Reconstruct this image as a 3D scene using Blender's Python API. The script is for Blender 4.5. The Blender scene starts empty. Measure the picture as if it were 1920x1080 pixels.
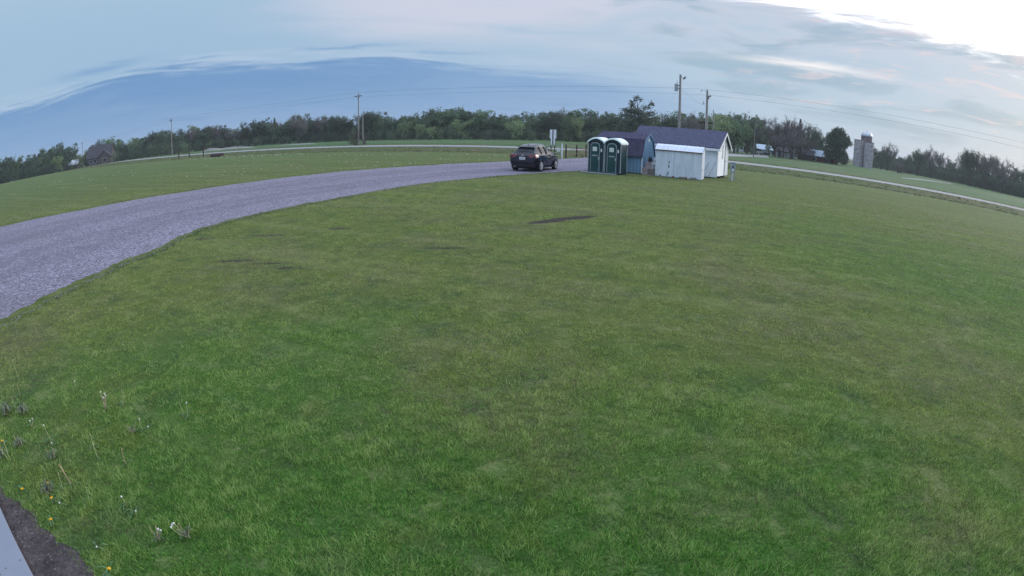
import bpy, bmesh, math, random
import numpy as np
from mathutils import Vector, Matrix
S = bpy.context.scene
C = S.collection
PI = math.pi
R = math.radians
# ---------------------------------------------------------------- camera (wide security camera lens)
CAM_H = 2.5; FPX = 1040.0; K3 = 0.03; PITCH = .284; ROLL = .018
cd = bpy.data.cameras.new('camera'); cam = bpy.data.objects.new('camera', cd); C.objects.link(cam)
cd.type = 'PANO'; cd.panorama_type = 'FISHEYE_LENS_POLYNOMIAL'
cd.sensor_fit = 'HORIZONTAL'; cd.sensor_width = 36.0; cd.sensor_height = 20.25
fmm = FPX * 36 / 1920
cd.fisheye_fov = R(179)
cd.fisheye_polynomial_k0 = 0.0; cd.fisheye_polynomial_k1 = -1 / fmm; cd.fisheye_polynomial_k2 = 0.0
cd.fisheye_polynomial_k3 = -K3 / fmm ** 3; cd.fisheye_polynomial_k4 = 0.0
cd.clip_start = .05; cd.clip_end = 5000
cam.matrix_world = Matrix.Translation((0, 0, CAM_H)) @ Matrix.Rotation(PI / 2 - PITCH, 4, 'X') @ Matrix.Rotation(ROLL, 4, 'Z')
S.camera = cam

def ray(x, y):
    a = x - 960; b = 540 - y; c, s = math.cos(ROLL), math.sin(ROLL)
    a, b = a * c - b * s, a * s + b * c
    r = math.hypot(a, b) or 1e-9; u = r / FPX; th = u + K3 * u ** 3
    X = a / r * math.sin(th); U = b / r * math.sin(th); f = math.cos(th)
    return (X, f * math.cos(PITCH) + U * math.sin(PITCH), -f * math.sin(PITCH) + U * math.cos(PITCH))
def gnd(x, y, z=0.0):
    d = ray(x, y); t = (z - CAM_H) / d[2]
    return (d[0] * t, d[1] * t)
def at(x, y, D):            # point at horizontal distance D seen in this direction
    d = ray(x, y); t = D / math.hypot(d[0], d[1])
    return Vector((d[0] * t, d[1] * t, CAM_H + d[2] * t))

# ---------------------------------------------------------------- light
SUN_AZ, SUN_EL = 58, 14     # azimuth from +Y towards +X
sl = bpy.data.lights.new('sun', 'SUN'); so = bpy.data.objects.new('sun', sl); C.objects.link(so)
sl.energy = 1.5; sl.angle = R(14); sl.color = (1, .93, .84)
sd = Vector((math.sin(R(SUN_AZ)) * math.cos(R(SUN_EL)), math.cos(R(SUN_AZ)) * math.cos(R(SUN_EL)), math.sin(R(SUN_EL))))
so.rotation_euler = sd.to_track_quat('Z', 'Y').to_euler()
S.view_settings.view_transform = 'Standard'; S.view_settings.look = 'None'
S.view_settings.exposure = 0.0; S.view_settings.gamma = 1.0
S.view_settings.use_curve_mapping = False
S.cycles.max_bounces = 6; S.cycles.diffuse_bounces = 3; S.cycles.glossy_bounces = 3; S.cycles.transparent_max_bounces = 8

class NT:
    """small helper to write node trees"""
    def __init__(s, tree): s.t = tree; s.n = tree.nodes; s.l = tree.links
    def new(s, k, **kw):
        n = s.n.new(k)
        for a, b in kw.items(): setattr(n, a, b)
        return n
    def put(s, sock, v):
        if isinstance(v, bpy.types.NodeSocket): s.l.new(v, sock)
        elif v is not None: sock.default_value = v
    def m(s, op, a, b=None, c=None, clamp=False):
        n = s.new('ShaderNodeMath', operation=op); n.use_clamp = clamp
        s.put(n.inputs[0], a); s.put(n.inputs[1], b); s.put(n.inputs[2], c)
        return n.outputs[0]
    def sm(s, v, lo, hi):
        n = s.new('ShaderNodeMapRange', interpolation_type='SMOOTHSTEP')
        s.put(n.inputs[0], v); s.put(n.inputs[1], lo); s.put(n.inputs[2], hi)
        return n.outputs[0]
    def mix(s, f, a, b, bt='MIX'):
        n = s.new('ShaderNodeMix', data_type='RGBA', blend_type=bt)
        s.put(n.inputs[0], f); s.put(n.inputs[6], col(a)); s.put(n.inputs[7], col(b))
        return n.outputs[2]
    def noise(s, vec, scale, detail=3, rough=.55, dist=0.0):
        n = s.new('ShaderNodeTexNoise'); s.put(n.inputs['Vector'], vec)
        n.inputs['Scale'].default_value = scale; n.inputs['Detail'].default_value = detail
        n.inputs['Roughness'].default_value = rough; n.inputs['Distortion'].default_value = dist
        return n.outputs[0]
    def comb(s, x, y, z=0.0):
        n = s.new('ShaderNodeCombineXYZ'); s.put(n.inputs[0], x); s.put(n.inputs[1], y); s.put(n.inputs[2], z)
        return n.outputs[0]
    def bump(s, h, dist=.01, st=1.0):
        n = s.new('ShaderNodeBump'); n.inputs['Distance'].default_value = dist; n.inputs['Strength'].default_value = st
        s.l.new(h, n.inputs['Height']); return n.outputs[0]
def col(c):
    if isinstance(c, tuple) and len(c) == 3: return (*c, 1.0)
    return c
def srgb(r, g, b):
    f = lambda v: (v / 255 / 12.92) if v <= 10 else ((v / 255 + .055) / 1.055) ** 2.4
    return (f(r), f(g), f(b))

# ---------------------------------------------------------------- sky
W = bpy.data.worlds.new('World'); S.world = W; W.use_nodes = True
w = NT(W.node_tree); w.n.clear()
tc = w.new('ShaderNodeTexCoord'); sp = w.new('ShaderNodeSeparateXYZ'); w.l.new(tc.outputs['Generated'], sp.inputs[0])
DEG = 180 / PI
el = w.m('MULTIPLY', w.m('ARCSINE', sp.outputs[2]), DEG)
az = w.m('MULTIPLY', w.m('ARCTAN2', sp.outputs[0], sp.outputs[1]), DEG)
sky = w.new('ShaderNodeTexSky', sky_type='NISHITA'); sky.sun_disc = False
sky.sun_elevation = R(SUN_EL); sky.sun_rotation = R(SUN_AZ); sky.air_density = 1.2; sky.dust_density = 1.0
streak = w.comb(w.m('MULTIPLY', az, .045), w.m('MULTIPLY', el, .30), 0.0)
n1 = w.noise(streak, 1.3, 5, .55, .6)
n2 = w.noise(w.comb(w.m('MULTIPLY', az, .02), w.m('MULTIPLY', w.m('ADD', el, w.m('MULTIPLY', az, .05)), .16), 3.7), 1.6, 3, .5, .3)
n3 = w.noise(w.comb(w.m('MULTIPLY', az, .16), w.m('MULTIPLY', el, 1.1), 9.0), 1.0, 4, .6, .8)
# thin high veil: pale blue to the left, lavender white to the right and up
right = w.sm(az, -30, 45)
veil = w.mix(right, srgb(162, 193, 221), srgb(184, 206, 226))
veil = w.mix(w.sm(el, 9, 24), veil, srgb(180, 206, 228))
lav = w.m('MULTIPLY', w.m('MULTIPLY', w.sm(n2, .42, .68), w.sm(el, 5, 13)), w.sm(az, -36, -8))
veil = w.mix(lav, veil, srgb(208, 214, 232))
# pale lavender bank over the middle of the picture
bank = w.m('MULTIPLY', w.m('MULTIPLY', w.sm(el, 7.4, 12), w.sm(az, -32, 0)), .75)
veil = w.mix(w.m('MULTIPLY', bank, w.sm(n1, .25, .62)), veil, srgb(212, 216, 232))
# grey blue streaks on the right half
grey = w.m('MULTIPLY', w.m('MULTIPLY', w.sm(n1, .46, .62), w.sm(az, 0, 16)), .85)
veil = w.mix(grey, veil, srgb(158, 186, 208))
# peach streaks low on the right
pe = w.m('MULTIPLY', w.m('MULTIPLY', w.sm(n3, .52, .70), w.sm(az, 12, 34)), w.sm(el, 3.0, 6.0))
veil = w.mix(w.m('MULTIPLY', pe, .7), veil, srgb(226, 214, 222))
# bright thin gap
ga = w.m('POWER', w.m('DIVIDE', w.m('SUBTRACT', az, 29.5), 6.5), 2.0)
gb = w.m('POWER', w.m('DIVIDE', w.m('SUBTRACT', w.m('ADD', el, w.m('MULTIPLY', n3, 1.2)), w.m('ADD', 9.3, w.m('MULTIPLY', w.m('SUBTRACT', az, 29.5), -.02))), .38), 2.0)
gap = w.m('MULTIPLY', w.m('EXPONENT', w.m('MULTIPLY', w.m('ADD', ga, gb), -1.0)), .9)
veil = w.mix(gap, veil, (1.0, .97, .98))
# overexposed cloud hiding the sun
edge = w.m('SUBTRACT', 15.0, w.m('MULTIPLY', w.m('SUBTRACT', az, 28), .11))
edge = w.m('ADD', edge, w.m('MULTIPLY', w.m('SUBTRACT', n3, .5), 5.0))
edge = w.m('ADD', edge, w.m('MULTIPLY', w.m('SUBTRACT', n1, .5), 5.0))
br = w.m('MULTIPLY', w.sm(w.m('SUBTRACT', el, edge), -1.6, 1.4), w.sm(az, 14, 34))
br = w.m('MULTIPLY', br, w.sm(az, 120, 80))
veil = w.mix(br, veil, (1.9, 1.8, 1.75))
# blue-grey cloud shelf over the horizon
cv = w.new('ShaderNodeFloatCurve')
w.l.new(w.m('DIVIDE', w.m('ADD', az, 90), 180), cv.inputs['Value'])
pts = [(-90, 3.5), (-65, 4.6), (-53.8, 5.8), (-50, 6.2), (-45.7, 6.9), (-38.9, 7.8), (-31, 7.8), (-22.8, 7.8), (-14.6, 7.8), (-3.7, 7.0), (9.9, 6.6), (16.5, 6.0), (24, 4.0), (34, 2.5), (90, 1.5)]
cm = cv.mapping.curves[0]
while len(cm.points) > 2: cm.points.remove(cm.points[1])
cm.points[0].location = (0, pts[0][1] / 20); cm.points[1].location = (1, pts[-1][1] / 20)
for a, e in pts[1:-1]: cm.points.new((a + 90) / 180, e / 20)
cv.mapping.update()
top = w.m('MULTIPLY', cv.outputs[0], 20)
wis = w.m('ADD', w.m('MULTIPLY', w.m('SUBTRACT', n3, .5), 1.3), w.m('MULTIPLY', w.m('SUBTRACT', n1, .5), 1.2))
rel = w.m('SUBTRACT', el, top)
e1 = w.noise(w.comb(w.m('MULTIPLY', az, .075), w.m('MULTIPLY', rel, 1.1), 2.0), 1.5, 7, .62, .5)
e2 = w.noise(w.comb(w.m('MULTIPLY', az, .03), w.m('MULTIPLY', rel, .35), 6.0), 1.2, 3, .5, .2)
wis = w.m('ADD', w.m('MULTIPLY', wis, .5), w.m('ADD', w.m('MULTIPLY', w.m('SUBTRACT', e1, .5), 3.4), w.m('MULTIPLY', w.m('SUBTRACT', e2, .5), .9)))
dd = w.m('SUBTRACT', w.m('ADD', top, wis), el)
soft = w.m('ADD', .85, w.m('MULTIPLY', w.sm(az, -10, 22), 1.9))
shelf = w.sm(w.m('DIVIDE', dd, soft), -.3, 1.0)
shelf = w.m('MULTIPLY', shelf, w.m('SUBTRACT', 1.0, w.m('MULTIPLY', w.sm(az, 6, 30), .80)))
scol = w.mix(w.sm(el, 0.0, 6.5), srgb(138, 173, 214), srgb(114, 156, 204))
scol = w.mix(w.sm(az, -24, 16), scol, srgb(142, 176, 216))
scol = w.mix(w.m('MULTIPLY', w.sm(n1, .45, .7), .30), scol, srgb(146, 176, 214))
scol = w.mix(w.m('MULTIPLY', w.sm(e1, .5, .7), .22), scol, srgb(98, 142, 196))
rim = w.m('MULTIPLY', w.m('MULTIPLY', w.sm(dd, -1.2, -.1), w.sm(n1, .38, .6)), .55)
veil = w.mix(rim, veil, srgb(190, 208, 232))
cl = w.mix(shelf, veil, scol)
# loose wisps of the same cloud lying above its edge
for (a0, e0, wa, we, tl_, k_) in ((-43, 8.35, 4.2, .38, .10, .75), (-33, 8.6, 4.0, .16, .05, .5), (-18, 8.9, 5.0, .20, .02, .7), (-8, 8.2, 4.5, .16, -.03, .45)):
    qa = w.m('POWER', w.m('DIVIDE', w.m('SUBTRACT', az, a0), wa), 2.0)
    qe = w.m('SUBTRACT', w.m('ADD', el, w.m('MULTIPLY', w.m('SUBTRACT', n3, .5), 1.1)), w.m('ADD', e0, w.m('MULTIPLY', w.m('SUBTRACT', az, a0), tl_)))
    qe = w.m('POWER', w.m('DIVIDE', qe, we), 2.0)
    cl = w.mix(w.m('MULTIPLY', w.m('EXPONENT', w.m('MULTIPLY', w.m('ADD', qa, qe), -1.0)), k_), cl, srgb(124, 164, 208))
# brighter overcast higher up, out of the picture
cl = w.mix(w.sm(el, 26, 55), cl, (1.45, 1.68, 2.10))
bgc = w.new('ShaderNodeBackground'); w.l.new(cl, bgc.inputs[0]); bgc.inputs[1].default_value = 1.0
bgs = w.new('ShaderNodeBackground'); w.l.new(sky.outputs[0], bgs.inputs[0]); bgs.inputs[1].default_value = 0.08
mx = w.new('ShaderNodeMixShader'); mx.inputs[0].default_value = .93
w.l.new(bgs.outputs[0], mx.inputs[1]); w.l.new(bgc.outputs[0], mx.inputs[2])
wo = w.new('ShaderNodeOutputWorld'); w.l.new(mx.outputs[0], wo.inputs[0])

# ---------------------------------------------------------------- materials
M = {}
def base(name, rough=.8, metal=0.0, spec=.3):
    m = bpy.data.materials.new(name); m.use_nodes = True
    t = NT(m.node_tree); b = t.n['Principled BSDF']
    b.inputs['Roughness'].default_value = rough; b.inputs['Metallic'].default_value = metal
    b.inputs['Specular IOR Level'].default_value = spec
    return m, t, b
def simple(name, c, rough=.7, metal=0.0, spec=.35, var=.15, scale=3.0, c2=None, bump=0.0, bscale=40, coord='Object', stretch=None):
    m, t, b = base(name, rough, metal, spec)
    g = t.new('ShaderNodeTexCoord').outputs[coord]
    if stretch:
        mp = t.new('ShaderNodeMapping'); t.l.new(g, mp.inputs[0]); mp.inputs['Scale'].default_value = stretch; g = mp.outputs[0]
    n = t.noise(g, scale, 5, .65)
    d = c2 or tuple(v * (1 - var) for v in c)
    a = c if c2 else tuple(v * (1 + var) for v in c)
    t.put(b.inputs['Base Color'], t.mix(t.sm(n, .38, .62), d, a))
    if bump: t.put(b.inputs['Normal'], t.bump(t.noise(g, bscale, 3), bump))
    M[name] = m
    return m
simple('white_paint', (.76, .80, .88), .6, var=.05, scale=2, stretch=(1, 1, .3))
simple('white_trim', (.72, .75, .82), .5, var=.04)
simple('shed_metal', (.60, .66, .77), .5, var=.07, scale=1.6, stretch=(2, 2, .5), bump=.004, bscale=6)
simple('rust', (.20, .07, .05), .9, var=.4, scale=14)
simple('dark_gap', (.02, .02, .022), .9)
simple('shingle', (.088, .092, .145), .95, spec=.12, var=.22, scale=7, bump=.01, bscale=30)
simple('shingle_brown', (.068, .064, .108), .95, spec=.12, var=.25, scale=7, bump=.01, bscale=30)
simple('blue_siding', (.17, .30, .45), .8, spec=.2, var=.10, scale=2, stretch=(6, 6, .3))
simple('potty_green', (.012, .060, .066), .5, spec=.35, var=.2, scale=3)
simple('potty_dark', (.009, .030, .048), .5, spec=.35, var=.2, scale=3)
simple('potty_roof', (.72, .84, .84), .5, var=.05)
simple('potty_trim', (.30, .34, .38), .55, var=.08)
simple('grey_plastic', (.30, .32, .36), .6)
simple('paper', (.72, .78, .80), .7, var=.05)
simple('wood_grey', (.27, .25, .25), .9, var=.25, scale=5, stretch=(8, 8, .6), bump=.004, bscale=30)
simple('wood_dark', (.05, .035, .035), .9, var=.3, scale=6, stretch=(6, 6, .6))
simple('wood_rail', (.17, .11, .10), .9, var=.3, scale=6)
simple('galv', (.36, .38, .42), .45, .6, var=.12, scale=6)
simple('galv_matt', (.30, .34, .40), .6, .1, var=.12, scale=6)
simple('ceramic', (.45, .45, .48), .3)
simple('wire_metal', (.09, .09, .11), .6, .2)
simple('concrete', (.30, .34, .42), .9, var=.10, scale=2.5, bump=.002, bscale=60)
simple('silo_stave', (.42, .40, .45), .9, var=.20, scale=1.2)
simple('silo_brown', (.16, .13, .15), .9, var=.25, scale=.8)
simple('silo_dome', (.42, .46, .52), .4, .5, var=.08)
simple('barn_red', (.10, .022, .020), .9, var=.3, scale=1)
simple('barn_metal', (.34, .44, .54), .5, .2, var=.1, scale=.6)
simple('house_stone', (.11, .09, .095), .9, var=.3, scale=1.5)
simple('house_roof', (.045, .043, .055), .9, var=.2, scale=1)
simple('house_white', (.45, .48, .56), .8, var=.06)
simple('window_dark', (.015, .02, .03), .15, spec=.5)
simple('crate_pink', (.40, .33, .36), .8, var=.15)
simple('black_rubber', (.012, .012, .014), .75)
simple('bark', (.060, .050, .050), .95, var=.3, scale=4)
simple('bark_pale', (.17, .15, .16), .95, var=.3, scale=4)
simple('stem_pale', (.30, .36, .16), .7, var=.2, scale=20)
simple('stem_tan', (.42, .33, .22), .8, var=.2, scale=20)
simple('fluff', (.62, .62, .58), .95, var=.15, scale=60)
simple('petal', (.72, .40, .012), .7, var=.2, scale=80)
simple('weed_leaf', (.06, .13, .045), .6, var=.35, scale=25)
simple('weed_leaf_grey', (.12, .145, .10), .8, var=.35, scale=25)
simple('dry_leaf', (.22, .16, .10), .9, var=.3, scale=12)
simple('rock_pale', (.21, .20, .19), .9, var=.25, scale=4)

# world-space masks on the ground ------------------------------------------------
BARE = [(.98, 15.25, .66, .21, 36), (1.75, 15.95, .80, .22, 36), (-4.35, 9.65, .34, .13, 8), (-4.85, 10.0, .5, .10, 8), (-4.6, 13.85, .4, .19, 0), (-6.2, 13.0, .55, .15, 5), (-5.85, 10.2, .55, .14, 8), (-8.1, 12.7, .4, .25, 30), (-1.5, 11.5, .55, .12, 5)]
def pos(t):
    return t.new('ShaderNodeNewGeometry').outputs['Position']
def bare_mask(t, P, nz):
    s = t.new('ShaderNodeSeparateXYZ'); t.l.new(P, s.inputs[0])
    out = None
    for (x, y, a, b, ang) in BARE:
        c, sn = math.cos(R(ang)), math.sin(R(ang))
        dx = t.m('SUBTRACT', s.outputs[0], x); dy = t.m('SUBTRACT', s.outputs[1], y)
        u = t.m('DIVIDE', t.m('ADD', t.m('MULTIPLY', dx, c), t.m('MULTIPLY', dy, sn)), a)
        v = t.m('DIVIDE', t.m('SUBTRACT', t.m('MULTIPLY', dy, c), t.m('MULTIPLY', dx, sn)), b)
        r = t.m('ADD', t.m('MULTIPLY', u, u), t.m('MULTIPLY', v, v))
        if a < .6 or b < .2: r = t.m('ADD', r, .75)
        out = r if out is None else t.m('MINIMUM', out, r)
    r = t.m('ADD', out, t.m('MULTIPLY', t.m('SUBTRACT', nz, .5), 5.5))
    return t.m('MULTIPLY', t.sm(r, 1.9, .7), .95)
def grass_color(t, P, dark=1.0):
    """colour of the mown lawn at a ground position: lush by the building, drier further out"""
    s = t.new('ShaderNodeSeparateXYZ'); t.l.new(P, s.inputs[0])
    flat = t.comb(s.outputs[0], s.outputs[1], 0.0)
    big = t.noise(flat, .33, 4, .6, .4); mid = t.noise(flat, 1.5, 4, .6, .3); fine = t.noise(flat, 11.0, 4, .7)
    lush = tuple(v * dark for v in (.118, .315, .048)); olive = tuple(v * dark for v in (.275, .355, .090)); cool = tuple(v * dark for v in (.105, .235, .075))
    dry = tuple(v * dark for v in (.320, .300, .165)); soil = tuple(v * dark for v in (.12, .10, .075))
    dist = t.m('SQRT', t.m('ADD', t.m('MULTIPLY', s.outputs[0], s.outputs[0]), t.m('MULTIPLY', s.outputs[1], s.outputs[1])))
    far = t.sm(t.m('ADD', dist, t.m('MULTIPLY', t.m('SUBTRACT', big, .5), 7.0)), 2.4, 6.5)
    side = t.m('MULTIPLY', t.sm(s.outputs[0], 4.5, 11.0), t.sm(dist, 30, 14))
    side2 = t.m('MULTIPLY', t.sm(s.outputs[0], -.3, -2.2), t.sm(dist, 9.5, 6.5))
    far = t.m('MULTIPLY', far, t.m('SUBTRACT', 1.0, t.m('MULTIPLY', t.m('MAXIMUM', side, side2), .72)))
    c = t.mix(far, lush, olive)
    c = t.mix(t.m('MULTIPLY', t.sm(mid, .50, .66), .6), c, cool)
    patch = t.m('MULTIPLY', t.sm(t.m('ADD', t.m('MULTIPLY', big, .5), t.m('MULTIPLY', fine, .5)), .47, .57), t.m('ADD', .14, t.m('MULTIPLY', far, .52)))
    c = t.mix(patch, c, dry)
    sp_ = t.m('MULTIPLY', t.sm(t.m('ADD', t.m('MULTIPLY', mid, .5), t.m('MULTIPLY', fine, .5)), .585, .66), .55)
    c = t.mix(sp_, c, soil)
    yel = t.m('MULTIPLY', t.sm(t.noise(t.comb(s.outputs[0], s.outputs[1], 5.0), 1.1, 5, .65, .3), .54, .66), .6)
    c = t.mix(yel, c, tuple(v * dark for v in (.215, .30, .060)))
    # mowing passes, seen as faint alternating bands
    ph = t.m('ADD', t.m('MULTIPLY', s.outputs[0], .42), t.m('MULTIPLY', s.outputs[1], .907))
    mow = t.m('SINE', t.m('ADD', t.m('MULTIPLY', ph, 3.4), t.m('MULTIPLY', big, 5.0)))
    band = t.m('MULTIPLY', t.sm(mow, -.3, .9), t.m('MULTIPLY', t.sm(dist, 9, 24), .30))
    c = t.mix(band, c, tuple(v * dark for v in (.25, .31, .13)))
    return c, s, flat, mid, fine, dist
def mk_lawn():
    m, t, b = base('lawn_turf', .95, 0, .1)
    P = pos(t); c, s, flat, mid, fine, dist = grass_color(t, P, .62)
    vf = t.noise(flat, 38, 3, .7); vf2 = t.noise(flat, 120, 2, .7)
    tex = t.m('ADD', t.m('MULTIPLY', vf, .5), t.m('MULTIPLY', vf2, .5))
    c = t.mix(t.sm(tex, .42, .62), t.mix(.78, c, (.020, .028, .012)), c)
    c = t.mix(t.m('MULTIPLY', t.sm(dist, 30, 75), .45), c, (.060, .115, .045))
    swath = t.noise(t.comb(t.m('MULTIPLY', t.m('SUBTRACT', t.m('MULTIPLY', s.outputs[0], .907), t.m('MULTIPLY', s.outputs[1], .42)), .06), t.m('ADD', t.m('MULTIPLY', s.outputs[0], .42), t.m('MULTIPLY', s.outputs[1], .907)), 0.0), .9, 5, .7, .2)
    c = t.mix(t.m('MULTIPLY', t.sm(swath, .50, .62), .28), c, (.20, .23, .10))
    c = t.mix(t.m('MULTIPLY', t.sm(swath, .48, .38), .25), c, (.050, .095, .030))
    rough_ = t.noise(flat, 2.4, 6, .75)
    c = t.mix(t.m('MULTIPLY', t.sm(rough_, .52, .64), .45), c, (.045, .065, .022))
    c = t.mix(t.m('MULTIPLY', t.sm(rough_, .48, .36), .35), c, (.24, .26, .12))
    c = t.mix(t.m('MULTIPLY', t.sm(vf, .60, .72), .5), c, (.25, .27, .12))
    nz = t.noise(flat, 7.0, 6, .8)
    so_ = t.mix(vf, (.016, .014, .014), (.070, .058, .058))
    c = t.mix(bare_mask(t, P, nz), c, so_)
    t.put(b.inputs['Base Color'], c)
    t.put(b.inputs['Normal'], t.bump(t.m('ADD', t.m('MULTIPLY', vf, .6), t.m('MULTIPLY', fine, .8)), .05, .9))
    M['lawn_turf'] = m
mk_lawn()
def mk_blade():
    m, t, b = base('grass_blade', .65, 0, .22)
    P = pos(t); c, s, flat, mid, fine, dist = grass_color(t, P, 1.0)
    a = t.new('ShaderNodeAttribute', attribute_name='tint').outputs['Fac']
    c = t.mix(t.sm(a, 0.05, .6), t.mix(.72, c, (.02, .045, .012)), c)
    at_dry = t.m('FRACT', t.m('MULTIPLY', a, 37.0))
    c = t.mix(t.m('MULTIPLY', t.sm(at_dry, .86, .90), t.m('ADD', .05, t.m('MULTIPLY', t.sm(dist, 3, 8), .6))), c, (.36, .33, .19))
    c = t.mix(t.m('MULTIPLY', t.sm(a, .62, .9), .75), c, (.42, .52, .19))
    t.put(b.inputs['Base Color'], c)
    tr = t.new('ShaderNodeBsdfTranslucent'); t.put(tr.inputs[0], c)
    mxs = t.new('ShaderNodeMixShader'); mxs.inputs[0].default_value = .22
    t.l.new(b.outputs[0], mxs.inputs[1]); t.l.new(tr.outputs[0], mxs.inputs[2])
    t.l.new(mxs.outputs[0], t.n['Material Output'].inputs[0])
    M['grass_blade'] = m
mk_blade()
def mk_ground(name, cols, scales=(.05, .4, 5), bump=.05, stretch=(1, 1)):
    m, t, b = base(name, .95, 0, .1)
    s = t.new('ShaderNodeSeparateXYZ'); t.l.new(pos(t), s.inputs[0])
    u = t.m('ADD', t.m('MULTIPLY', s.outputs[0], .907), t.m('MULTIPLY', s.outputs[1], -.42))
    v = t.m('ADD', t.m('MULTIPLY', s.outputs[0], .42), t.m('MULTIPLY', s.outputs[1], .907))
    flat = t.comb(t.m('MULTIPLY', u, stretch[0]), t.m('MULTIPLY', v, stretch[1]), 0.0)
    a = t.noise(flat, scales[0], 4, .6); bb = t.noise(flat, scales[1], 4, .65); f = t.noise(flat, scales[2], 4, .7)
    c = t.mix(t.sm(a, .4, .6), cols[0], cols[1])
    c = t.mix(t.m('MULTIPLY', t.sm(bb, .48, .66), .75), c, cols[2])
    c = t.mix(t.sm(f, .35, .65), t.mix(.55, c, (.015, .02, .01)), c)
    t.put(b.inputs['Base Color'], c); t.put(b.inputs['Normal'], t.bump(f, bump))
    M[name] = m
mk_ground('verge_grass', [(.085, .125, .045), (.11, .125, .058), (.15, .125, .08)], (.08, .35, 3), .08, (.35, 1.0))
mk_ground('crop_green', [(.052, .135, .050), (.085, .155, .060), (.18, .165, .105)], (.035, .16, 2.2), .06, (.22, 1.0))
mk_ground('far_land', [(.04, .07, .03), (.06, .08, .035), (.07, .075, .04)], (.01, .05, .4), .1)
mk_ground('road_surface', [(.36, .36, .37), (.40, .40, .41), (.30, .30, .31)], (.1, 1.0, 20), .004, (.2, 1))
def mk_gravel():
    m, t, b = base('gravel', .9, 0, .2)
    s = t.new('ShaderNodeSeparateXYZ'); t.l.new(pos(t), s.inputs[0])
    flat = t.comb(s.outputs[0], s.outputs[1], 0.0)
    def vor(sc):
        v = t.new('ShaderNodeTexVoronoi'); v.inputs['Scale'].default_value = sc; t.l.new(flat, v.inputs['Vector']); return v
    v1, v2 = vor(30), vor(15)
    sx = t.new('ShaderNodeSeparateColor'); t.l.new(v1.outputs['Color'], sx.inputs[0])
    sy = t.new('ShaderNodeSeparateColor'); t.l.new(v2.outputs['Color'], sy.inputs[0])
    k = t.m('ADD', t.m('MULTIPLY', sx.outputs[0], .60), t.m('MULTIPLY', sy.outputs[0], .40))
    k = t.m('POWER', k, 1.5)
    c = t.mix(k, (.080, .072, .100), (.46, .43, .55))
    big = t.noise(flat, .25, 4, .6, .5)
    c = t.mix(t.m('MULTIPLY', t.sm(big, .48, .68), .35), c, (.14, .13, .155))
    ac = t.new('ShaderNodeAttribute', attribute_name='across').outputs['Fac']
    acn = t.m('ADD', ac, t.m('MULTIPLY', t.m('SUBTRACT', big, .5), .10))
    ruts = None
    for u0, wd_ in ((.22, .035), (.33, .035), (.58, .04), (.70, .04)):
        q = t.sm(t.m('ABSOLUTE', t.m('SUBTRACT', acn, u0)), wd_ * 2, wd_ * .4)
        ruts = q if ruts is None else t.m('MAXIMUM', ruts, q)
    c = t.mix(t.m('MULTIPLY', ruts, .30), c, (.115, .105, .14))
    dust = t.m('MULTIPLY', t.sm(t.noise(flat, 1.1, 5, .7), .55, .7), .3)
    c = t.mix(dust, c, (.36, .33, .42))
    t.put(b.inputs['Base Color'], c)
    t.put(b.inputs['Normal'], t.bump(t.m('ADD', v1.outputs['Distance'], k), .025, 1.0))
    M['gravel'] = m
mk_gravel()
def mk_soil():
    m, t, b = base('soil', .95, 0, .12)
    P = pos(t); a = t.noise(P, 4, 5, .7); f = t.noise(P, 38, 4, .7)
    v = t.new('ShaderNodeTexVoronoi'); v.inputs['Scale'].default_value = 55; t.l.new(P, v.inputs['Vector'])
    sx = t.new('ShaderNodeSeparateColor'); t.l.new(v.outputs['Color'], sx.inputs[0])
    c = t.mix(t.sm(a, .35, .65), (.075, .062, .066), (.15, .125, .13))
    c = t.mix(t.sm(f, .35, .7), t.mix(.5, c, (.012, .010, .012)), c)
    c = t.mix(t.m('MULTIPLY', t.sm(sx.outputs[0], .96, .99), .5), c, (.24, .23, .24))
    t.put(b.inputs['Base Color'], c); t.put(b.inputs['Normal'], t.bump(t.m('ADD', f, t.m('MULTIPLY', a, 2)), .035, 1.0))
    M['soil'] = m
mk_soil()
def mk_slab():
    m, t, b = base('slab_concrete', .85, 0, .2)
    P = pos(t); a = t.noise(P, 3, 4, .6)
    v = t.new('ShaderNodeTexVoronoi'); v.inputs['Scale'].default_value = 16; t.l.new(P, v.inputs['Vector'])
    sx = t.new('ShaderNodeSeparateColor'); t.l.new(v.outputs['Color'], sx.inputs[0])
    spk = t.m('MULTIPLY', t.sm(v.outputs['Distance'], .20, .10), t.sm(sx.outputs[0], .72, .78))
    c = t.mix(a, (.18, .20, .25), (.23, .255, .31))
    c = t.mix(t.m('MULTIPLY', spk, .8), c, (.07, .06, .07))
    t.put(b.inputs['Base Color'], c); M['slab_concrete'] = m
mk_slab()
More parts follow.
